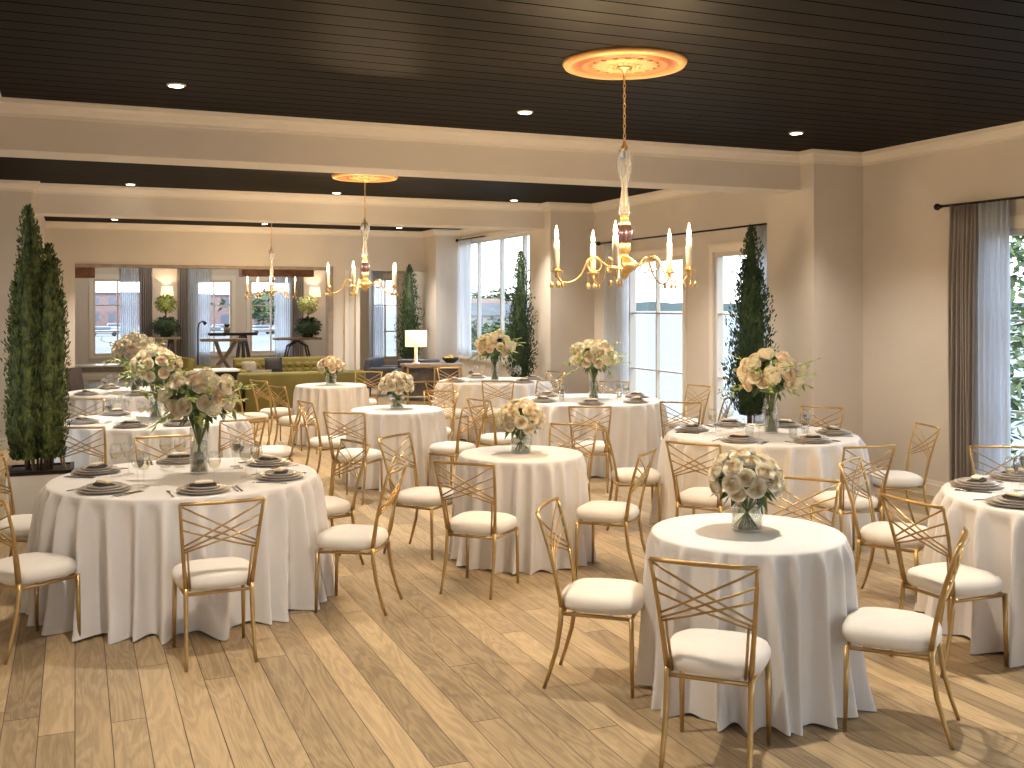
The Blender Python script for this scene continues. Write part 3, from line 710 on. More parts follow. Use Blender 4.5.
for px, py, tk, off, where in CL:
    p = PZ(px, py, .46); d = TC[tk]-p
    CPOS.append((p, tk))
    CHAIR.put(p, math.atan2(-d.x, d.y)+math.radians(off), 'gold lattice-back chair '+where, 'gold lattice-back chairs with cream cushions', 'chair')

# ------------------------------------------------------------ flowers
def rose_mesh(name, mat_, seed, petals=(3, 3, 4, 5, 6, 7)):
    rng = random.Random(seed); mb = MB()
    mb.sphere((0, 0, .62), .14, 1, (1, 1, 2.3)); mb.lathe([(.30, .1), (.60, .22), (.66, .36), (.52, .50), (.34, .62), (.18, .70), (.08, .74), (0, .74)], (0, 0, 0), 16)
    Rk = (.20, .34, .50, .66, .84, 1.0); Hk = (.96, .95, .90, .82, .70, .50); curl = (.0, .01, .03, .06, .11, .20)
    for k, n_ in enumerate(petals):
        for q in range(n_):
            a0 = 2*PI*(q+rng.uniform(-.12, .12))/n_+k*.7; wd = 2*PI/n_*.72; vs = []; U, V = 5, 5
            for i in range(V):
                v = i/(V-1)
                for j in range(U):
                    u = j/(U-1)*2-1
                    wv = wd*(.35+.65*math.sin(min(1, v*1.25)*PI/2))
                    r_ = Rk[k]*(.30+.70*math.sin(v*PI/2)**.8)+curl[k]*max(0, v-.7)*2*(1-.3*u*u)
                    z_ = Hk[k]*v-(.07*u*u)*v-curl[k]*.9*max(0, v-.75)
                    a = a0+u*wv; r_ *= 1-.05*u*u
                    vs.append((r_*math.cos(a), r_*math.sin(a), z_))
            mb._add(vs, [(i*U+j, i*U+j+1, (i+1)*U+j+1, (i+1)*U+j) for i in range(V-1) for j in range(U-1)], True)
    me_o = mb.build(name, mat_); me = me_o.data; bpy.data.objects.remove(me_o)
    return me
def hyd_mesh(seed):
    rng = random.Random(seed); mb = MB(); mb.sphere((0, 0, .5), .72, 2)
    for _ in range(90):
        d = Vector((rng.gauss(0, 1), rng.gauss(0, 1), rng.gauss(0, 1))).normalized(); d.z = abs(d.z)*1-.35 if d.z < 0 else d.z
        d.normalize(); c = Vector((0, 0, .5))+d*.82; x = d.orthogonal().normalized(); y = d.cross(x); s_ = rng.uniform(.17, .24); a = rng.random()*PI
        x2 = x*math.cos(a)+y*math.sin(a); y2 = d.cross(x2)
        mb._add([c-d*.06, c+x2*s_+d*.03, c+(x2+y2)*s_*.6+d*.06, c+y2*s_+d*.03, c+(y2-x2)*s_*.6+d*.06, c-x2*s_+d*.03, c-(x2+y2)*s_*.6+d*.06, c-y2*s_+d*.03, c+(x2-y2)*s_*.6+d*.06],
                [(0, 1, 2, 3), (0, 3, 4, 5), (0, 5, 6, 7), (0, 7, 8, 1)], False)
    o = mb.build('hydrangea', M['hyd']); me = o.data; bpy.data.objects.remove(o); return me
ROSES = [rose_mesh('rose', M['rose'], 1), rose_mesh('rose', M['rose2'], 2), rose_mesh('rose', M['rose'], 3)]
HYD = hyd_mesh(4)
BUD = rose_mesh('bud', M['budm'], 6, (3, 3, 4, 4))
def leaf_geo(mb, p, d, ln, wd, rng, droop=.2):
    d = d.normalized(); s_ = d.cross(Vector((rng.uniform(-.5, .5), rng.uniform(-.5, .5), 1))).normalized(); nrm = s_.cross(d)
    a = p; b = p+d*ln*.4+s_*wd-nrm*.1*ln; c = p+d*ln-Vector((0, 0, droop*ln)); e_ = p+d*ln*.4-s_*wd-nrm*.1*ln; m_ = p+d*ln*.45
    mb._add([a, b, c, e_, m_], [(0, 1, 4), (1, 2, 4), (2, 3, 4), (3, 0, 4)], True)
def rose_color(m, c_in, c_mid, c_out):
    # heart of the flower beige, outer petals paler: distance from the flower's own axis
    t = N(m, 'ShaderNodeTexCoord'); mp_ = N(m, 'ShaderNodeMapping'); mp_.inputs['Scale'].default_value = (1, 1, 0); ln = N(m, 'ShaderNodeVectorMath', operation='LENGTH')
    Lk(m, t.outputs['Object'], mp_.inputs[0]); Lk(m, mp_.outputs[0], ln.inputs[0]); r = N(m, 'ShaderNodeValToRGB'); Lk(m, ln.outputs['Value'], r.inputs[0])
    r.color_ramp.elements[0].color = (*c_in, 1); r.color_ramp.elements[0].position = .08; r.color_ramp.elements[1].color = (*c_out, 1); e_ = r.color_ramp.elements.new(.45); e_.color = (*c_mid, 1)
    Lk(m, r.outputs[0], B(m).inputs['Base Color'])
rose_color(M['rose'], (.66, .50, .30), (.86, .77, .58), (.91, .87, .76))
rose_color(M['rose2'], (.70, .48, .31), (.87, .72, .54), (.90, .82, .69))
def bouquet(kind, loc, seed, label, scale=1.0):
    rng = random.Random(seed); root = empty('flower_arrangement', loc, rng.random()*6)
    tag(root, label, 'flower arrangement', 'cream flower centrepieces')
    if kind == 'low':
        vr, vh, cz, br, bh, n_ = .075, .155, .252, .172, .125, 32
    else:
        vr, vh, cz, br, bh, n_ = .058, .30 if kind == 'tall' else .30, .48, .225, .19, 50
    gl = [(0, .002), (vr*.92, .002), (vr, .012), (vr*1.02, vh*.5), (vr, vh), (vr-.004, vh), (vr*.98-.004, vh*.5), (vr-.006, .016), (0, .016)]
    MB().lathe(gl, (0, 0, 0), 28).build('vase', M['glass'], root)
    MB().lathe([(0, .017), (vr-.007, .017), (vr-.006, vh*.7), (0, vh*.7)], (0, 0, 0), 24).build('vase_water', M['water_in'], root)
    st = MB()
    for k in range(22 if kind == 'low' else 26):
        a = 2*PI*k/22+rng.uniform(-.2, .2); rb = rng.uniform(.3, .88)*vr; b = a+PI+rng.uniform(-.6, .6); rt = rng.uniform(.3, .9)*vr
        st.tube([(rb*math.cos(a), rb*math.sin(a), .02), (rt*.1*math.cos(b), rt*.1*math.sin(b), vh*.62), (rt*math.cos(b), rt*math.sin(b), vh*1.0), (rt*2*math.cos(b), rt*2*math.sin(b), cz)], .0032 if kind == 'low' else .0045, 5)
    st.build('stems', M['stem'], root)
    # flowers over an ellipsoid
    pts = []; gld = PI*(3-math.sqrt(5))
    for k in range(n_):
        zz = 1-(k+.5)/n_*1.45; rr = math.sqrt(max(0, 1-zz*zz)); a = gld*k+rng.uniform(-.15, .15)
        d = Vector((rr*math.cos(a), rr*math.sin(a), zz))
        pts.append(d)
    for k, d in enumerate(pts):
        rnd = rng.random()
        if kind == 'low': me, s_ = (ROSES[0] if rnd < .55 else ROSES[1] if rnd < .72 else ROSES[2], rng.uniform(.043, .048))
        elif rnd < .6: me, s_ = ROSES[k % 3], rng.uniform(.050, .062)
        elif rnd < .9: me, s_ = HYD, rng.uniform(.055, .068)
        else: me, s_ = BUD, rng.uniform(.025, .033)
        if kind != 'low' and d.z < -.30 and rnd > .5: continue
        s_ *= scale
        nm = 'hydrangea' if me is HYD else 'bud' if me is BUD else 'rose'
        o = bpy.data.objects.new(nm, me); col.objects.link(o); o.parent = root
        off = Vector((d.x*br, d.y*br, d.z*bh))*scale*rng.uniform(.90, 1.06)
        dd = (d+Vector((0, 0, .15))).normalized()
        q = dd.to_track_quat('Z', 'Y'); o.rotation_mode = 'QUATERNION'; o.rotation_quaternion = q
        o.location = Vector((0, 0, cz))+off-dd*s_*.5; o.scale = (s_, s_, s_)
    lf = MB()
    for k in range(60 if kind == 'low' else 110):
        zz = rng.uniform(-.9, .8); a = rng.random()*2*PI; rr = math.sqrt(1-zz*zz)
        d = Vector((rr*math.cos(a), rr*math.sin(a), zz)); p = Vector((0, 0, cz))+Vector((d.x*br, d.y*br, d.z*bh))*scale*rng.uniform(.55, .80)
        leaf_geo(lf, p, d+Vector((0, 0, rng.uniform(-.6, .2))), rng.uniform(.05, .085), rng.uniform(.012, .02), rng)
    lf.sphere((0, 0, cz), 1, 2, (br*.72*scale, br*.72*scale, bh*.7*scale))
    lf.build('leaves', M['leaf'], root)
    sp = MB()
    nspr = 5 if kind == 'low' else 20
    for k in range(nspr):   # loose sprays that stick out
        a = 2*PI*k/nspr+rng.uniform(-.3, .3); el = rng.uniform(-.5, .6); d = Vector((math.cos(a), math.sin(a), el)).normalized()
        p0 = Vector((0, 0, cz))+Vector((d.x*br, d.y*br, d.z*bh))*.6
        L_ = (rng.uniform(.06, .10) if kind == 'low' else rng.uniform(.15, .28))*scale
        p1 = p0+d*L_-Vector((0, 0, .02)); sp.tube([p0, (p0+p1)/2+Vector((0, 0, .01)), p1], .002, 4)
        for q in range(9 if kind != 'low' else 5):
            t = q/8; pp = p0.lerp(p1, .25+.75*t)
            leaf_geo(sp, pp, d+Vector((rng.uniform(-1, 1), rng.uniform(-1, 1), rng.uniform(-.5, .7))), *((rng.uniform(.03, .05), .010) if kind == 'low' else (rng.uniform(.045, .075), .016)), rng)
    sp.build('sprigs', M['leafy'], root)
    return root
bouquet('low', TC['T1']+Vector((0, 0, ZT_+.003)), 21, 'cream rose bouquet in a glass vase on the front small table')
bouquet('low', TC['T2']+Vector((0, 0, ZT_+.003)), 22, 'cream rose bouquet in a glass vase on the central small table')
bouquet('low', TC['T8']+Vector((0, 0, ZT_+.003)), 23, 'cream rose bouquet on the small table left of centre')
bouquet('low', TC['T9']+Vector((0, 0, ZT_+.003)), 24, 'cream rose bouquet on the small table by the sofa')
bouquet('tall', P(199, 6.76)+Vector((0, 0, ZT_+.003)), 31, 'tall mixed cream bouquet on the large front-left table', .92)
bouquet('tall', P(771, 8.87)+Vector((0, 0, ZT_+.003)), 32, 'tall white rose bouquet on the large table by the column', 1.1)
bouquet('tall', P(594, 12.1)+Vector((0, 0, ZT_+.003)), 33, 'tall cream bouquet on the large table by the glazed doors', 1.05)
bouquet('tall', P(495, 15.1)+Vector((0, 0, ZT_+.003)), 34, 'tall cream bouquet on the farthest large table', 1.1)
bouquet('tall', P(156, 10.0)+Vector((0, 0, ZT_+.003)), 35, 'tall cream bouquet on the second large left table', 1.0)
bouquet('tall', P(135, 13.2)+Vector((0, 0, ZT_+.003)), 36, 'tall yellowish bouquet on the rearmost large left table', 1.15)

# ------------------------------------------------------------ place settings
def disc(name, r, h, m_, lip=.2):
    return MB().lathe([(0, 0), (r*.66, 0), (r*.93, h*.55), (r, h), (r*.985, h+.002), (r*.66, h*.45), (0, h*.35)], (0, 0, 0), 36).build(name, m_)
CHG = Kind(disc('charger_plate', .152, .018, M['charger']))
DIN = Kind(disc('dinner_plate', .128, .018, M['plate2']))
SAL = Kind(disc('salad_plate', .100, .018, M['plate']))
mb = MB(); mb.box((0, 0, .008), (.15, .075, .014), bev=.005).box((0, 0, .0165), (.146, .05, .006), bev=.002)
np_root = mb.build('napkin', M['napkin']); NAP = Kind(np_root)
ROLL = Kind(MB().box((0, 0, .010), (.105, .048, .018), bev=.008, seg=3).build('bread_roll', M['card']))
def fork():
    mb = MB().box((0, -.02, .003), (.007, .13, .003)).box((0, .06, .003), (.018, .03, .003))
    for q in (-1.5, -.5, .5, 1.5): mb.box((q*.0052, .09, .003), (.0028, .04, .0025))
    mb.box((0, -.09, .003), (.012, .04, .003)); return mb.build('fork', M['steel'])
def knife():
    return MB().box((0, -.05, .003), (.012, .09, .005), bev=.002).box((.002, .05, .003), (.015, .11, .002)).build('knife', M['steel'])
FORK = Kind(fork()); KNIFE = Kind(knife())
def glass_proto():
    g = [(.034, .001), (.034, .004), (.006, .008), (.0038, .02), (.0036, .085), (.010, .094), (.028, .11), (.038, .135), (.040, .155), (.036, .185), (.032, .205), (.0305, .205), (.0345, .185), (.0382, .155), (.0362, .135), (.026, .113), (0, .10)]
    o = MB().lathe(g, (0, 0, 0), 20).build('wine_glass', M['glass'])
    MB().lathe([(0, .102), (.0255, .1145), (.0352, .135), (.0368, .146), (0, .146)], (0, 0, 0), 18).build('wine', M['wine'], o)
    return o
WG = Kind(glass_proto())
def tumbler():
    return MB().lathe([(.028, .001), (.036, .09), (.034, .09), (.026, .008), (0, .008)], (0, 0, 0), 20).build('water_tumbler', M['glass'])
TUM = Kind(tumbler())
SECT = ['right', 'far right', 'far', 'far left', 'left', 'near left', 'near', 'near right']
def sect(tk, p):
    d = p-TC[tk]; a = d.x*C-d.y*S; b = d.x*S+d.y*C
    return SECT[int(round(math.atan2(b, a)/(PI/4))) % 8]
SH = {'T3': 'the front-left table', 'T4': 'the column table', 'T5': 'the right-edge table', 'T6': 'the glazed-door table', 'T7': 'the farthest table', 'T10': 'the second left table', 'T11': 'the rearmost left table'}
PLATES = {'T3': [(204, 491), (281, 477), (268, 463.5), (179, 461), (110, 472), (109, 489)],
          'T4': [(698, 430), (738, 441), (813, 441), (840, 433), (790, 424.5), (728, 424.5)],
          'T5': [(983, 486), (1012, 504), (1022, 479)],
          'T6': [(546, 401), (591, 403), (638, 402), (641, 396.5), (552, 396)],
          'T7': [(466, 381), (507, 381), (528, 379), (474, 377)],
          'T10': [(88, 422), (127, 427.5), (124, 415), (190, 427)],
          'T11': [(91, 394), (139, 395), (108, 388)]}
used = set()
for tk, pl in PLATES.items():
    ph = SH[tk]
    for (px, py) in pl:
        p = PZ(px, py, ZT_+.01); d = TC[tk]-p; r_ = d.length; dn = d.normalized()
        rt = TB[tk][2]-.19
        p = TC[tk]-dn*rt                       # plates follow the rim
        s_ = sect(tk, p); key = (tk, s_)
        wh = s_+' side of '+ph
        if key in used: wh = 'far '+wh if 'far' not in s_ else 'rearmost '+wh
        used.add(key)
        rz = math.atan2(-dn.x, dn.y); z = ZT_+.0025
        side = Vector((dn.y, -dn.x, 0))
        CHG.put(p+Vector((0, 0, z)), rz, 'taupe charger plate, '+wh, 'taupe charger plates', 'plate')
        DIN.put(p+Vector((0, 0, z+.010)), rz, 'pale dinner plate on the charger, '+wh, 'dinner plates on chargers', 'plate')
        SAL.put(p+Vector((0, 0, z+.021)), rz, 'small grey salad plate, '+wh, 'salad plates', 'plate')
        NAP.put(p+Vector((0, 0, z+.028)), rz+R.uniform(-.3, .3), 'dark folded napkin on the plate, '+wh, 'dark folded napkins', 'napkin')
        ROLL.put(p+Vector((0, 0, z+.0475)), rz+R.uniform(-.2, .2), 'cream bread roll on the napkin, '+wh, 'cream rolls on napkins', 'bread roll')
        if tk in ('T3', 'T4', 'T5'):
            FORK.put(p-side*.185+Vector((0, 0, z)), rz, 'steel fork beside the plate, '+wh, 'forks beside plates', 'fork')
            KNIFE.put(p+side*.18+Vector((0, 0, z)), rz, 'steel knife beside the plate, '+wh, 'knives beside plates', 'knife')
            KNIFE.put(p+side*.205+Vector((0, 0, z)), rz, 'outer steel knife beside the plate, '+wh, 'knives beside plates', 'knife')
        WG.put(p+dn*.20+side*.10+Vector((0, 0, z)), 0, 'wine glass behind the plate, '+wh, 'stemmed wine glasses', 'wine glass')
        (TUM if tk in ('T4', 'T6') else WG).put(p+dn*.235+side*.01+Vector((0, 0, z)), 0, 'inner glass behind the plate, '+wh, 'inner glasses', 'glass')

# ------------------------------------------------------------ cypress trees and planters
def cypress(loc, h, r, seed, label, material, spires, n_, pot, zb=.35, leaf=(.035, .07), potw=.42, fall=1.6):
    rng = random.Random(seed); root = empty('potted_cypress', loc); tag(root, label, 'tree', 'slim indoor cypresses')
    px_, py_, ph_ = pot
    z0 = ph_
    mb = MB()
    for k, (sx_, sy_, hh, rr) in enumerate(spires):
        mb.tube([(sx_*.55, sy_*.6, z0-.03), (sx_*.8, sy_*.8, z0+(h-z0)*.25), (sx_, sy_, z0+(h-z0)*hh*.8)], [.011, .009, .003], 7)
    mb.build('trunk', M['bark'], root)
    fo = MB()
    for k, (sx_, sy_, hh, rr) in enumerate(spires):
        top = z0+(h-z0)*hh; base = z0+zb
        cnt = int(n_*rr*hh)
        def rad(t):   # t: 0 base .. 1 top
            return r*rr*(min(1, t*4+.30))*max(0, 1-max(0, (t-.42)/.58)**fall)**.8+.012
        # inner core
        prof = [(max(.004, rad(t)*.55*(1+.1*math.sin(t*40+k))), base+(top-base)*t) for t in [i/16 for i in range(17)]]
        fo.lathe([(a_*.8, b_) for a_, b_ in prof], (sx_, sy_, 0), 12, smooth=False)
        for _ in range(cnt):
            t = rng.random()**1.15; a = rng.random()*2*PI; lump = 1+.22*math.sin(a*3+t*17+k)+.12*math.sin(a*5-t*31)
            rr_ = rad(t)*rng.uniform(.5, 1.03)*lump; z = base+(top-base)*t
            p = Vector((sx_+rr_*math.cos(a), sy_+rr_*math.sin(a), z))
            d = Vector((math.cos(a)*.42, math.sin(a)*.42, 1))+Vector((rng.uniform(-.35, .35), rng.uniform(-.35, .35), 0))
            ln = rng.uniform(*leaf); d.normalize(); s_ = Vector((rng.uniform(-1, 1), rng.uniform(-1, 1), rng.uniform(-.3, .3))).cross(d).normalized()*ln*.16
            fo._add([p-s_*.6, p+d*ln*.5-s_*1.2, p+d*ln, p+d*ln*.5+s_*1.2, p+s_*.6], [(0, 1, 2, 3, 4)], False)
            q = p+d*ln*.35
            for sg in (-1, 1):
                d2 = (d+s_.normalized()*sg*1.0).normalized(); s2 = d.cross(s_).normalized()*ln*.09+s_*.3
                fo._add([q-s2, q+d2*ln*.45, q+s2], [(0, 1, 2)], False)
    fo.build('foliage', material, root, recalc=False)
    w_ = px_/2; v = py_/2
    pb = MB().box((0, 0, ph_/2-.0), (px_, py_, ph_), bev=.008); pb.build('planter', M['planter'], root)
    pb = MB()
    for sx_ in (-1, 1):
        pb.box((sx_*(w_-.012), 0, ph_+.012), (.03, py_+.006, .03)); pb.box((0, sx_*(v-.012), ph_+.012), (px_+.006, .03, .03))
    pb.build('planter_rim', M['iron'], root)
    MB().box((0, 0, ph_+.004), (px_-.04, py_-.04, .016)).build('soil', M['soil'], root)
    return root
c = P(41, 8.62)
cypress((c.x, c.y, 0), 2.66, .21, 3, 'tall many-stemmed cypress in a grey planter at the left edge', M['cypress'],
        [(-.095, 0, 1.0, .42), (-.04, -.03, .92, .36), (.06, .0, .86, .34), (.11, .02, .80, .32), (.145, .0, .68, .28), (-.15, .0, .80, .32), (-.19, .02, .72, .26), (-.10, -.09, .76, .42), (0, .09, .80, .42), (.05, -.1, .74, .42), (.09, -.06, .62, .36), (-.17, -.05, .6, .38)], 6500, (.50, .45, .50), zb=.10, leaf=(.020, .042), fall=4.5)
c = P(764, 11.35)
cypress((6.73, c.y+.02, 0), 2.70, .24, 4, 'dark potted cypress in front of the column by the glazed door', M['cypress_dark'], [(0, 0, 1.0, .78), (-.05, .02, .84, .75), (.05, -.02, .80, .75), (0, .04, .5, 1.0)], 3600, (.40, .40, .42), zb=.25, leaf=(.024, .048), fall=1.9)
c = P(521, 16.45)
cypress((6.48, 15.20, 0), 2.69, .24, 5, 'slim dark cypress beside the middle column', M['cypress_dark'], [(0, 0, 1.0, .85), (-.05, 0, .75, .8), (.05, .03, .7, .8)], 2600, (.40, .40, .42), zb=.2, leaf=(.028, .055))
cypress((6.62, 21.60, 0), 2.70, .27, 6, 'slim dark cypress beside the far corner column', M['cypress_dark'], [(0, 0, 1.0, .9), (-.06, 0, .72, .8), (.05, .03, .7, .8)], 2000, (.40, .40, .42), zb=.2, leaf=(.03, .06))
# flowering plant left of the big cypress
rt = empty('flowering_plant', (-.72, 9.30, 0)); tag(rt, 'blush flowering plant beside the cypress at the left edge', 'plant')
MB().lathe([(0, 0), (.11, 0), (.14, .40), (.12, .40), (.11, .36), (0, .36)], (0, 0, 0), 20).build('pot', M['planter'], rt)
rng = random.Random(8); lf = MB()
for _ in range(260):
    d = Vector((rng.gauss(0, 1), rng.gauss(0, 1), rng.gauss(.3, 1))).normalized(); leaf_geo(lf, Vector((0, 0, .72))+Vector((d.x*.17, d.y*.17, d.z*.26))*rng.uniform(.4, 1), d+Vector((0, 0, .3)), .07, .014, rng)
for q in range(6): lf.tube([(0, 0, .36), (math.cos(q)*.1, math.sin(q)*.1, .7)], .004, 5)
lf.build('leaves', M['leafy'], rt)
for q in range(14):
    d = Vector((rng.gauss(0, 1), rng.gauss(0, 1), rng.gauss(0, .7))).normalized()
    o = bpy.data.objects.new('blossom', ROSES[1]); col.objects.link(o); o.parent = rt; o.scale = (.045,)*3
    o.location = Vector((0, 0, .78))+Vector((d.x*.18, d.y*.18, d.z*.2)); o.rotation_mode = 'QUATERNION'; o.rotation_quaternion = d.to_track_quat('Z', 'Y')

# ------------------------------------------------------------ lounge furniture
def sofa(loc, rz, w_, label, hgt=.76, tufts=False, pillows=()):
    root = empty('olive_sofa', loc, rz); tag(root, label, 'sofa'); m_ = M['olive']; dp = .86
    MB().box((0, 0, .24), (w_-.02, dp-.04, .24), bev=.03).build('base', m_, root)
    bk = MB().box((0, -dp/2+.10, hgt/2+.06), (w_, .20, hgt-.12), bev=.05, seg=3)
    if tufts:
        nn = int(w_/.16)
        for i in range(nn):
            for z in (.50, .62):
                bk.sphere((-w_/2+.1+i*(w_-.2)/(nn-1), -dp/2+.19, z+.03), .075, 2, (1, .45, .85))
    bk.build('backrest', m_, root)
    for s_ in (-1, 1): MB().box((s_*(w_/2-.08), 0, .36), (.16, dp, .48), bev=.05, seg=3).build('armrest', m_, root)
    k = 2 if w_ < 2.3 else 3
    for i in range(k):
        cw = (w_-.34)/k; MB().box((-(w_-.34)/2+cw*(i+.5), .07, .42), (cw-.01, dp-.24, .14), bev=.04, seg=3).build('seat_cushion', m_, root)
    for sx_ in (-1, 1):
        for sy_ in (-1, 1): MB().tube([(sx_*(w_/2-.1), sy_*(dp/2-.1), 0), (sx_*(w_/2-.1), sy_*(dp/2-.1), .13)], [.015, .022], 8).build('leg', M['dwood'], root)
    return root
def pillow(loc, rz, s_, material, label, tilt=-.3):
    rt = MB(); n = 9; vs = []
    for sd in (1, -1):
        for i in range(n):
            for j in range(n):
                u, v = i/(n-1)*2-1, j/(n-1)*2-1
                b = (1-u**4)*(1-v**4); k = 1-.08*(u*u)*(1-v*v)*0
                vs.append((u*s_/2, sd*.07*b**.6, v*s_/2+s_/2))
    fs = []
    for q in range(2):
        o_ = q*n*n; fs += [(o_+i*n+j, o_+i*n+j+1, o_+(i+1)*n+j+1, o_+(i+1)*n+j) for i in range(n-1) for j in range(n-1)]
    rt._add(vs, fs, True); o = rt.build('throw_pillow', material); o.location = loc; o.rotation_euler = (tilt, 0, rz)
    return tag(o, label, 'pillow', 'throw pillows')
sofa((3.47, 17.65, 0), 0, 2.10, 'olive velvet sofa nearer us, its back turned', hgt=.76)
sofa((3.95, 21.20, 0), PI, 2.05, 'olive tufted sofa facing us below the wide opening', hgt=.80, tufts=True)
pillow((2.80, 17.60, .44), 0, .38, M['greyf'], 'grey pillow at the left end of the nearer olive sofa', .35)
pillow((onY(274, 20.9), 20.9, .49), PI, .34, M['blackf'], 'black pillow on the tufted olive sofa', .3)
pillow((3.15, 20.9, .49), PI, .28, M['greyf'], 'grey pillow on the tufted olive sofa', .3)
def armchair(loc, rz, material, label, name='armchair', w_=.78, hgt=.78):
    root = empty(name, loc, rz); tag(root, label, 'armchair')
    MB().box((0, .02, .28), (w_-.1, .70, .22), bev=.04, seg=3).build('base', material, root)
    MB().box((0, .05, .43), (w_-.24, .60, .12), bev=.04, seg=3).build('seat_cushion', material, root)
    MB().box((0, -.32, hgt/2+.08), (w_, .16, hgt-.16), rot=(-.12, 0, 0), bev=.05, seg=3).build('backrest', material, root)
    for s_ in (-1, 1):
        MB().box((s_*(w_/2-.06), .0, .40), (.12, .72, .40), bev=.04, seg=3).build('armrest', material, root)
        for y in (-.28, .3): MB().tube([(s_*(w_/2-.1), y, 0), (s_*(w_/2-.12), y, .18)], [.013, .02], 8).build('leg', M['dwood'], root)
    return root
p = P(388, 21.6); armchair((p.x, p.y, 0), -2.2, M['navy'], 'dark slate armchair at the left, below the narrow window')
p = P(417, 20.7); armchair((p.x, p.y, 0), 2.7, M['navy'], 'dark slate armchair behind the console table', w_=.85)
p = P(199, 21.8); armchair((p.x, p.y, 0), -1.2, M['olive'], 'small olive armchair beside the black coffee table', w_=.6)
def low_table(loc, w_, d_, h_, label, m1, m2, rz=0):
    root = empty('coffee_table', loc, rz); tag(root, label, 'coffee table')
    MB().box((0, 0, h_-.02), (w_, d_, .04), bev=.006).build('tabletop', m1, root)
    MB().box((0, 0, h_-.10), (w_-.1, d_-.1, .12)).build('apron', m2, root)
    for sx_ in (-1, 1):
        for sy_ in (-1, 1): MB().box((sx_*(w_/2-.06), sy_*(d_/2-.06), (h_-.04)/2), (.05, .05, h_-.04)).build('leg', m2, root)
    return root
p = P(219, 20.3); low_table((p.x-.05, p.y, 0), .80, .6, .62, 'black table with glossy pale top left of the tufted sofa', M['whitep'], M['blackf'])
p = P(105, 24.0); low_table((p.x-.05, p.y, 0), 1.7, .7, .50, 'long low white table below the far left window', M['whitep'], M['greyf'])
# brown dining chair at the back left
p = P(90, 16.3); rt = empty('leather_chair', p, PI+1.05); tag(rt, 'dark brown leather chair standing behind the rearmost left table', 'chair')
MB().box((0, 0, .43), (.44, .44, .09), bev=.02).build('seat', M['brownl'], rt)
MB().box((0, -.25, .66), (.42, .06, .46), rot=(.18, 0, 0), bev=.02).build('backrest', M['brownl'], rt)
for sx_ in (-1, 1):
    for sy_ in (-1, 1): MB().box((sx_*.19, sy_*.19, .20), (.035, .035, .40)).build('leg', M['dwood'], rt)
# console table with gold frame, lamp, fruit bowl
rt = empty('console_table', (6.245, 18.95, 0)); tag(rt, 'dark wood console table with brass frame legs near the lounge window', 'console table')
MB().box((0, 0, .735), (1.15, .36, .045), bev=.004).build('tabletop', M['oakg'], rt)
MB().box((0, .03, .40), (1.0, .28, .50)).build('cabinet', M['dwood'], rt)
mb = MB()
for a, b in (((-.52, .70), (.52, .70)), ((-.52, .03), (.52, .03)), ((-.52, .42), (.52, .42)), ((-.52, .02), (-.52, .71)), ((.52, .02), (.52, .71)), ((.0, .02), (0, .71))):
    mb.span((a[0]-.014, -.17, a[1]-.014), (b[0]+.014, -.142, b[1]+.014))
for a in (-.52, .52): mb.span((a-.014, .142, 0), (a+.014, .17, .71))
mb.span((-.534, -.17, 0), (-.506, -.142, .05)); mb.span((.506, -.17, 0), (.534, -.142, .05)); mb.build('leg_frame', M['gold'], rt)
pl = PZ(416, 363, .76); rt = empty('table_lamp', (onY(416, 18.95), 18.95, .758)); tag(rt, 'table lamp with cream shade on the console table', 'lamp')
MB().lathe([(0, 0), (.07, 0), (.07, .02), (.032, .03), (.03, .30), (.012, .31), (.012, .40), (0, .40)], (0, 0, 0), 20).build('lamp_base', M['whitep'], rt)
MB().lathe([(.19, .32), (.205, .32), (.205, .62), (.19, .62), (.19, .32)], (0, 0, 0), 32).build('lamp_shade', M['shade'], rt)
MB().sphere((0, 0, .45), .03, 2).build('bulb', M['flame'], rt)
l = bpy.data.lights.new('table_lamp_light', 'POINT'); l.energy = 22; l.color = WARM; l.shadow_soft_size = .04
o = bpy.data.objects.new('table_lamp_light', l); col.objects.link(o); o.parent = rt; o.location = (0, 0, .53)
x0 = onY(448, 18.95)
o = MB().lathe([(0, .0), (.08, 0), (.15, .06), (.165, .10), (.15, .10), (.08, .02), (0, .015)], (0, 0, 0), 24).build('fruit_bowl', M['blackf']); o.location = (x0+.05, 18.95, .758); tag(o, 'black bowl on the console table', 'bowl')
for q, (dx, dy, dz) in enumerate(((-.05, -.05, .08), (.03, -.06, .085), (-.02, .03, .085), (-.08, .03, .10), (0, -.02, .13))):
    o = MB().sphere((0, 0, 0), .042, 2).build('fruit', M['yellow']); o.location = (x0+.05+dx, 18.95+dy, .758+dz-.02); tag(o, 'yellow fruit, %s in the black console bowl' % ('leftmost', 'nearest right', 'rear right', 'rear left', 'topmost')[q], 'fruit', 'yellow fruit in the bowl')

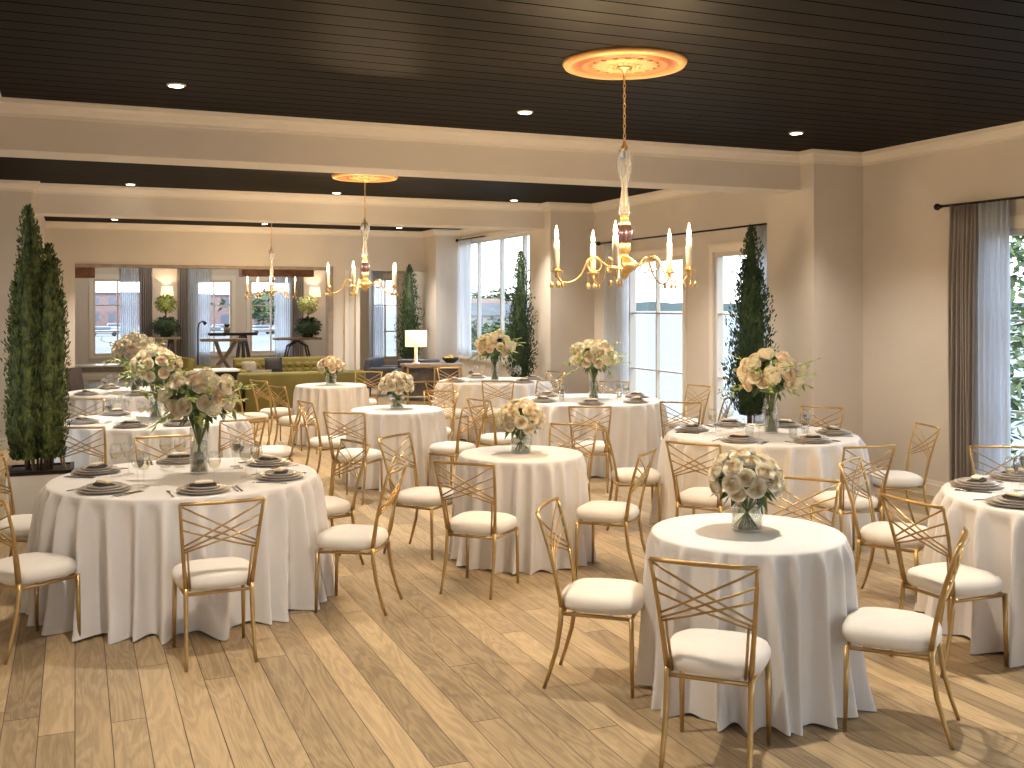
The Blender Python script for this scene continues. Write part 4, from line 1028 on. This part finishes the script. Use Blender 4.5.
# back room tables, topiaries, sconces, floor lamp
def xtable(px0, px1, Y, z, label, style, top=M['oakg']):
    x0, x1 = onY(px0, Y), onY(px1, Y); w_ = x1-x0
    rt = empty('console_table', ((x0+x1)/2, Y, 0)); tag(rt, label, 'console table')
    MB().box((0, 0, z-.03), (w_, .45, .06), bev=.004).build('tabletop', top, rt)
    for s_ in (-1, 1):
        y = s_*.15
        if style == 'x':
            MB().tube([(-w_*.28, y, 0), (-w_*.12, y, z*.45), (.05, y, z*.62), (w_*.28, y, z-.05)], .03, 8).tube([(w_*.32, y, 0), (w_*.1, y, z*.4), (-w_*.08, y, z*.68), (-w_*.18, y, z-.05)], .03, 8).build('leg', M['oakg'], rt)
        elif style == 'arch':
            MB().tube([(-.33, y, 0), (-.32, y, z*.4), (-.22, y, z*.8), (0, y, z-.07), (.22, y, z*.8), (.32, y, z*.4), (.33, y, 0)], .025, 8).build('leg', M['dwood'], rt)
        else:
            MB().tube([(w_*.18, y, z-.05), (w_*.02, y, 0)], .022, 8).tube([(w_*.22, y, z-.05), (w_*.24, y, 0)], .022, 8).tube([(w_*.26, y, z-.05), (w_*.44, y, 0)], .022, 8).build('leg', M['dwood'], rt)
    return rt
xtable(148, 180, 27.0, 1.08, 'console table carrying the left topiary', 'a')
xtable(201, 246, 25.0, 1.08, 'console table with crossed curved legs', 'x')
xtable(209, 256, 26.6, 1.17, 'black-topped high table behind the crossed-leg console', 'a', M['blackf'])
xtable(274, 320, 26.0, 1.06, 'console table with arched legs on the right', 'arch')
def topiary(px, Y, z, label, top_m, r1=.26, r2=.30):
    rng = random.Random(px); x = onY(px, Y); rt = empty('topiary', (x, Y, z)); tag(rt, label, 'topiary')
    MB().lathe([(0, 0), (.12, 0), (.15, .14), (0, .14)], (0, 0, 0), 16).build('pot', M['blackf'], rt)
    MB().tube([(0, 0, .1), (0, 0, .75)], .015, 6).build('trunk', M['bark'], rt)
    for zc_, rr, mm, n_ in ((.26, r2, M['cypress_dark'], 'lower_foliage'), (.82, r1, top_m, 'upper_foliage')):
        mb = MB(); mb.sphere((0, 0, zc_), rr*.85, 2, (1.2 if rr == r2 else 1, 1, .8))
        for _ in range(260):
            d = Vector((rng.gauss(0, 1), rng.gauss(0, 1), rng.gauss(0, 1))).normalized(); leaf_geo(mb, Vector((0, 0, zc_))+Vector((d.x*rr*(1.15 if rr == r2 else 1), d.y*rr, d.z*rr*.8))*.85, d, .08, .025, rng)
        mb.build(n_, mm, rt)
    return rt
topiary(166, 27.0, 1.08, 'two-tier potted topiary on the left console below a sconce', M['leafy'])
topiary(308, 26.0, 1.06, 'flowering two-tier topiary on the arched-leg console', M['budm'])
for px, lb in ((166.5, 'left'), (313.5, 'right')):
    x = bx(px); rt = empty('wall_sconce', (x, YW, 2.08)); tag(rt, 'lit wall sconce with cream shade above the %s topiary' % lb, 'wall lamp', 'wall sconces in the back room')
    MB().box((0, -.015, -.05), (.08, .03, .16)).build('back_plate', M['gold'], rt)
    MB().lathe([(.15, 0), (.16, 0), (.13, .26), (.12, .26), (.15, 0)], (0, -.18, 0), 24).build('lamp_shade', M['shade'], rt)
    MB().tube([(0, -.03, -.05), (0, -.18, -.05), (0, -.18, .1)], .01, 6).build('bracket', M['gold'], rt)
    l = bpy.data.lights.new('sconce_light', 'POINT'); l.energy = 10; l.color = (1, .72, .42); l.shadow_soft_size = .04
    o = bpy.data.objects.new('sconce_light', l); col.objects.link(o); o.parent = rt; o.location = (0, -.18, .13)
x = onY(198, 24.0); rt = empty('floor_lamp', (x, 24.0, 0)); tag(rt, 'thin black reading floor lamp left of the crossed-leg console', 'floor lamp')
MB().lathe([(0, 0), (.13, 0), (.13, .02), (0, .02)], (0, 0, 0), 20).build('base', M['iron'], rt)
MB().tube([(0, 0, .02), (0, 0, 1.35), (.02, 0, 1.45), (.08, 0, 1.50), (.12, 0, 1.48)], .015, 8).build('pole', M['iron'], rt)
MB().tube([(.10, 0, 1.50), (.17, 0, 1.44)], [.02, .045], 10).build('lamp_head', M['iron'], rt)
o = MB().lathe([(0, 0), (.06, 0), (.09, .14), (.08, .14), (.05, .01), (0, .01)], (0, 0, 0), 16); rng = random.Random(3)
rt = o.build('potted_plant', M['greyf']); rt.location = (onY(227, 26.6), 26.6, 1.17); tag(rt, 'small plant in a grey pot on the black high table', 'plant')
lf = MB()
for _ in range(60): leaf_geo(lf, Vector((0, 0, .13)), Vector((rng.uniform(-1, 1), rng.uniform(-1, 1), 1.2)), .14, .02, rng)
lf.build('leaves', M['leaf'], rt)

# ------------------------------------------------------------ outside
GZ = -2.6
def poly(mb, pts, z0, z1):
    k = len(pts); mb._add([(x, y, z0) for x, y in pts]+[(x, y, z1) for x, y in pts], [tuple(range(k)), tuple(range(k, 2*k))]+[(i, (i+1) % k, k+(i+1) % k, k+i) for i in range(k)])
mb = MB(); poly(mb, [(-400, -60), (7.9, -60), (7.9, 28.6), (30, 60), (150, 330), (150, 1200), (-400, 1200)], GZ-.3, GZ)
struct('ground', mb, M['lawn'], 'pale paved ground outside the building')
struct('sea', MB().span((-300, -900, GZ-1.2), (3200, 3000, GZ-.6)), M['sea'], 'pale blue bay seen through the glazed doors')
def shore(px0, px1, D, zt, seed, name, label):
    rng = random.Random(seed); mb = MB(); pts = []
    n = 60
    a = [P(px0+(px1-px0)*i/n, D) for i in range(n+1)]; b = [P(px0+(px1-px0)*i/n, D*1.1) for i in range(n+1)]
    hs = [zt*(.55+.45*abs(noise.noise(Vector((i*.35, seed, 0)))*2)) for i in range(n+1)]
    vs = [(p.x, p.y, GZ-1.0) for p in a]+[(p.x, p.y, h_) for p, h_ in zip(a, hs)]+[(p.x, p.y, h_) for p, h_ in zip(b, hs)]
    q = n+1; mb._add(vs, [(i, i+1, q+i+1, q+i) for i in range(n)]+[(q+i, q+i+1, 2*q+i+1, 2*q+i) for i in range(n)])
    return tag(mb.build(name, M['shore']), label, None, None, 'structure')
shore(420, 1500, 900, 5.5, 2, 'hills_across_the_bay', 'low wooded shore across the bay')
def far_tree(loc, h, r, seed, label, m_, cat='tree', n_=420, leaf=.5, name='tree'):
    rng = random.Random(seed); rt = empty(name, loc); tag(rt, label, cat, 'trees outside')
    MB().tube([(0, 0, 0), (.1*r, 0, h*.5), (0, 0, h*.8)], [h*.03, h*.02, h*.01], 7).build('trunk', M['bark'], rt)
    mb = MB()
    for _ in range(n_):
        d = Vector((rng.gauss(0, 1), rng.gauss(0, 1), rng.gauss(0, 1))).normalized(); k = 1+.25*math.sin(d.x*5+seed)+.2*math.sin(d.z*7+d.y*4)
        p = Vector((d.x*r, d.y*r, h*.62+d.z*h*.38))*1.0; p = Vector((p.x*k*rng.uniform(.6, 1), p.y*k*rng.uniform(.6, 1), h*.62+d.z*h*.38*k*rng.uniform(.6, 1)))
        leaf_geo(mb, p, Vector((rng.uniform(-1, 1), rng.uniform(-1, 1), rng.uniform(-.6, .6))), leaf*rng.uniform(.7, 1.3), leaf*.35, rng)
    mb.build('foliage', m_, rt); return rt
def house(loc, w_, d_, h_, rh, rz, wm, rm, label, name='house', nw=4, storeys=2):
    rt = empty(name, loc, rz); tag(rt, label, 'house' if rh > .5 else 'building', 'buildings outside')
    MB().box((0, 0, h_/2), (w_, d_, h_)).build('walls', wm, rt)
    mb = MB()
    if rh > .5: mb._add([(-w_/2-.3, -d_/2-.3, h_), (w_/2+.3, -d_/2-.3, h_), (w_/2+.3, d_/2+.3, h_), (-w_/2-.3, d_/2+.3, h_), (-w_/2-.3, 0, h_+rh), (w_/2+.3, 0, h_+rh)], [(0, 1, 5, 4), (2, 3, 4, 5), (0, 4, 3), (1, 2, 5), (0, 3, 2, 1)])
    else: mb.box((0, 0, h_+rh/2), (w_+.4, d_+.4, rh))
    mb.build('roof', rm, rt)
    for s_ in range(storeys):
        for i in range(nw):
            MB().box((-w_/2+w_*(i+.5)/nw, -d_/2-.02, h_*(s_+.55)/storeys), (w_/nw*.4, .1, h_/storeys*.5)).build('window', M['bwin'], rt)
    return rt
def car(loc, rz, label):
    rt = empty('parked_car', loc, rz); tag(rt, label, 'car', 'cars parked outside')
    MB().box((0, 0, .62), (4.3, 1.75, .62), bev=.2, seg=3).build('body', M['carp'], rt)
    MB().box((-.2, 0, 1.12), (2.3, 1.5, .55), bev=.22, seg=3).build('cabin', M['bwin'], rt)
    for sx_ in (-1, 1):
        for sy_ in (-1, 1): MB().tube([(sx_*1.35, sy_*.75, .32), (sx_*1.35, sy_*.9, .32)], .32, 14).build('wheel', M['tyre'], rt)
g = Vector((0, 0, GZ))
house(P(108, 230)+g, 16, 12, 6.8, .4, .1, M['brick'], M['slate'], 'brick building outside the far left window', 'building', 5)
house(P(212, 215)+g, 15, 12, 6.2, .4, .0, M['brick'], M['slate'], 'brick building outside the window by the floor lamp', 'building', 4)
house(P(240, 330)+g, 14, 12, 5.2, 2.2, .1, M['cream_house'], M['slate'], 'cream house outside with a grey gable roof')
house(P(278, 240)+g, 12, 10, 5.4, 2, -.2, M['brick'], M['roof'], 'brick house outside behind the farthest chandelier')
house(P(125, 300)+g, 14, 10, 4.2, 2.2, .0, M['cream_house'], M['roof'], 'cream house with clay roof beyond the parked cars')
far_tree(P(262, 190)+g, 6.5, 6, 1, 'green tree outside the window behind the farthest chandelier', M['far_tree'], leaf=1.3)
for i, (px, D, lb) in enumerate(((104, 150, 'left of the far left window view'), (116, 175, 'second in the far left window view'), (221, 165, 'outside the window by the floor lamp'), (262, 160, 'outside the window behind the small chandelier'), (213, 150, 'nearest outside the floor lamp window'))):
    car(P(px, D)+g, .1*i, 'pale parked car '+lb)
# the town behind the tall lounge window
house(P(470, 150)+g, 10, 8, 3.6, 1.8, .3, M['cream_house'], M['roof'], 'cream house with clay roof left in the tall lounge window')
house(P(489, 130)+g, 9, 8, 3.2, 1.5, .1, M['cream_house'], M['slate'], 'cream house with grey roof in the tall lounge window')
house(P(512, 230)+g, 10, 8, 3.6, 1.7, -.1, M['brick'], M['roof'], 'brick house with clay roof in the tall lounge window')
house(P(533, 140)+g, 7, 7, 3.0, 1.5, -.1, M['cream_house'], M['roof'], 'cream house rightmost in the tall lounge window')
for i, (px, D, h_, r_, lb) in enumerate(((464, 62, 3.6, 1.3, 'dark tree at the left of the tall lounge window'), (486, 75, 3.2, 1.8, 'tree in the second light of the tall lounge window'),
        (470, 260, 7.5, 8, 'wide far tree behind the houses, left light'), (503, 330, 8.4, 9, 'wide far tree behind the houses, middle light'), (536, 260, 7.0, 8, 'wide far tree behind the houses, right light'), (505, 90, 3.0, 1.6, 'small tree below the third light of the lounge window'))):
    far_tree(P(px, D)+g, h_, r_, 30+i, lb, M['far_tree'], leaf=max(.35, D/140.), n_=380)
# trees and balcony rail outside the right-hand window
for i, (x, y, h_, r_, lb) in enumerate(((14.5, 12.6, 7.5, 2.2, 'leafy green tree right outside the right-hand window'), (19.5, 19.5, 8.5, 3, 'leafy tree farther outside the right-hand window'), (22, 12.5, 8, 3, 'leafy tree at the side outside the right-hand window'))):
    far_tree(Vector((x, y, GZ)), h_, r_, 50+i, lb, M['near_tree'], n_=2600, leaf=.22)
mb = MB().span((8.0, 4, GZ), (12.2, 9.5, -.1)); struct('ground_terrace', mb, M['lawn'], 'pale terrace slab outside the right-hand window')
mb = MB().span((10, 9.5, GZ), (24, 24, GZ+.05)); struct('ground_garden', mb, M['far_tree'], 'green garden ground outside the right-hand window')
rt = empty('balcony_railing', (12.0, 0, -.1)); tag(rt, 'thin dark balcony railing outside the right-hand window', 'railing')
MB().span((-.02, 4, .98), (.02, 9.4, 1.02)).span((-.015, 4, .10), (.015, 9.4, .13)).build('rail', M['iron'], rt)
for q in range(45): MB().span((-.008, 4.05+q*.12, 0), (.008, 4.066+q*.12, 1.0)).build('baluster', M['iron'], rt)
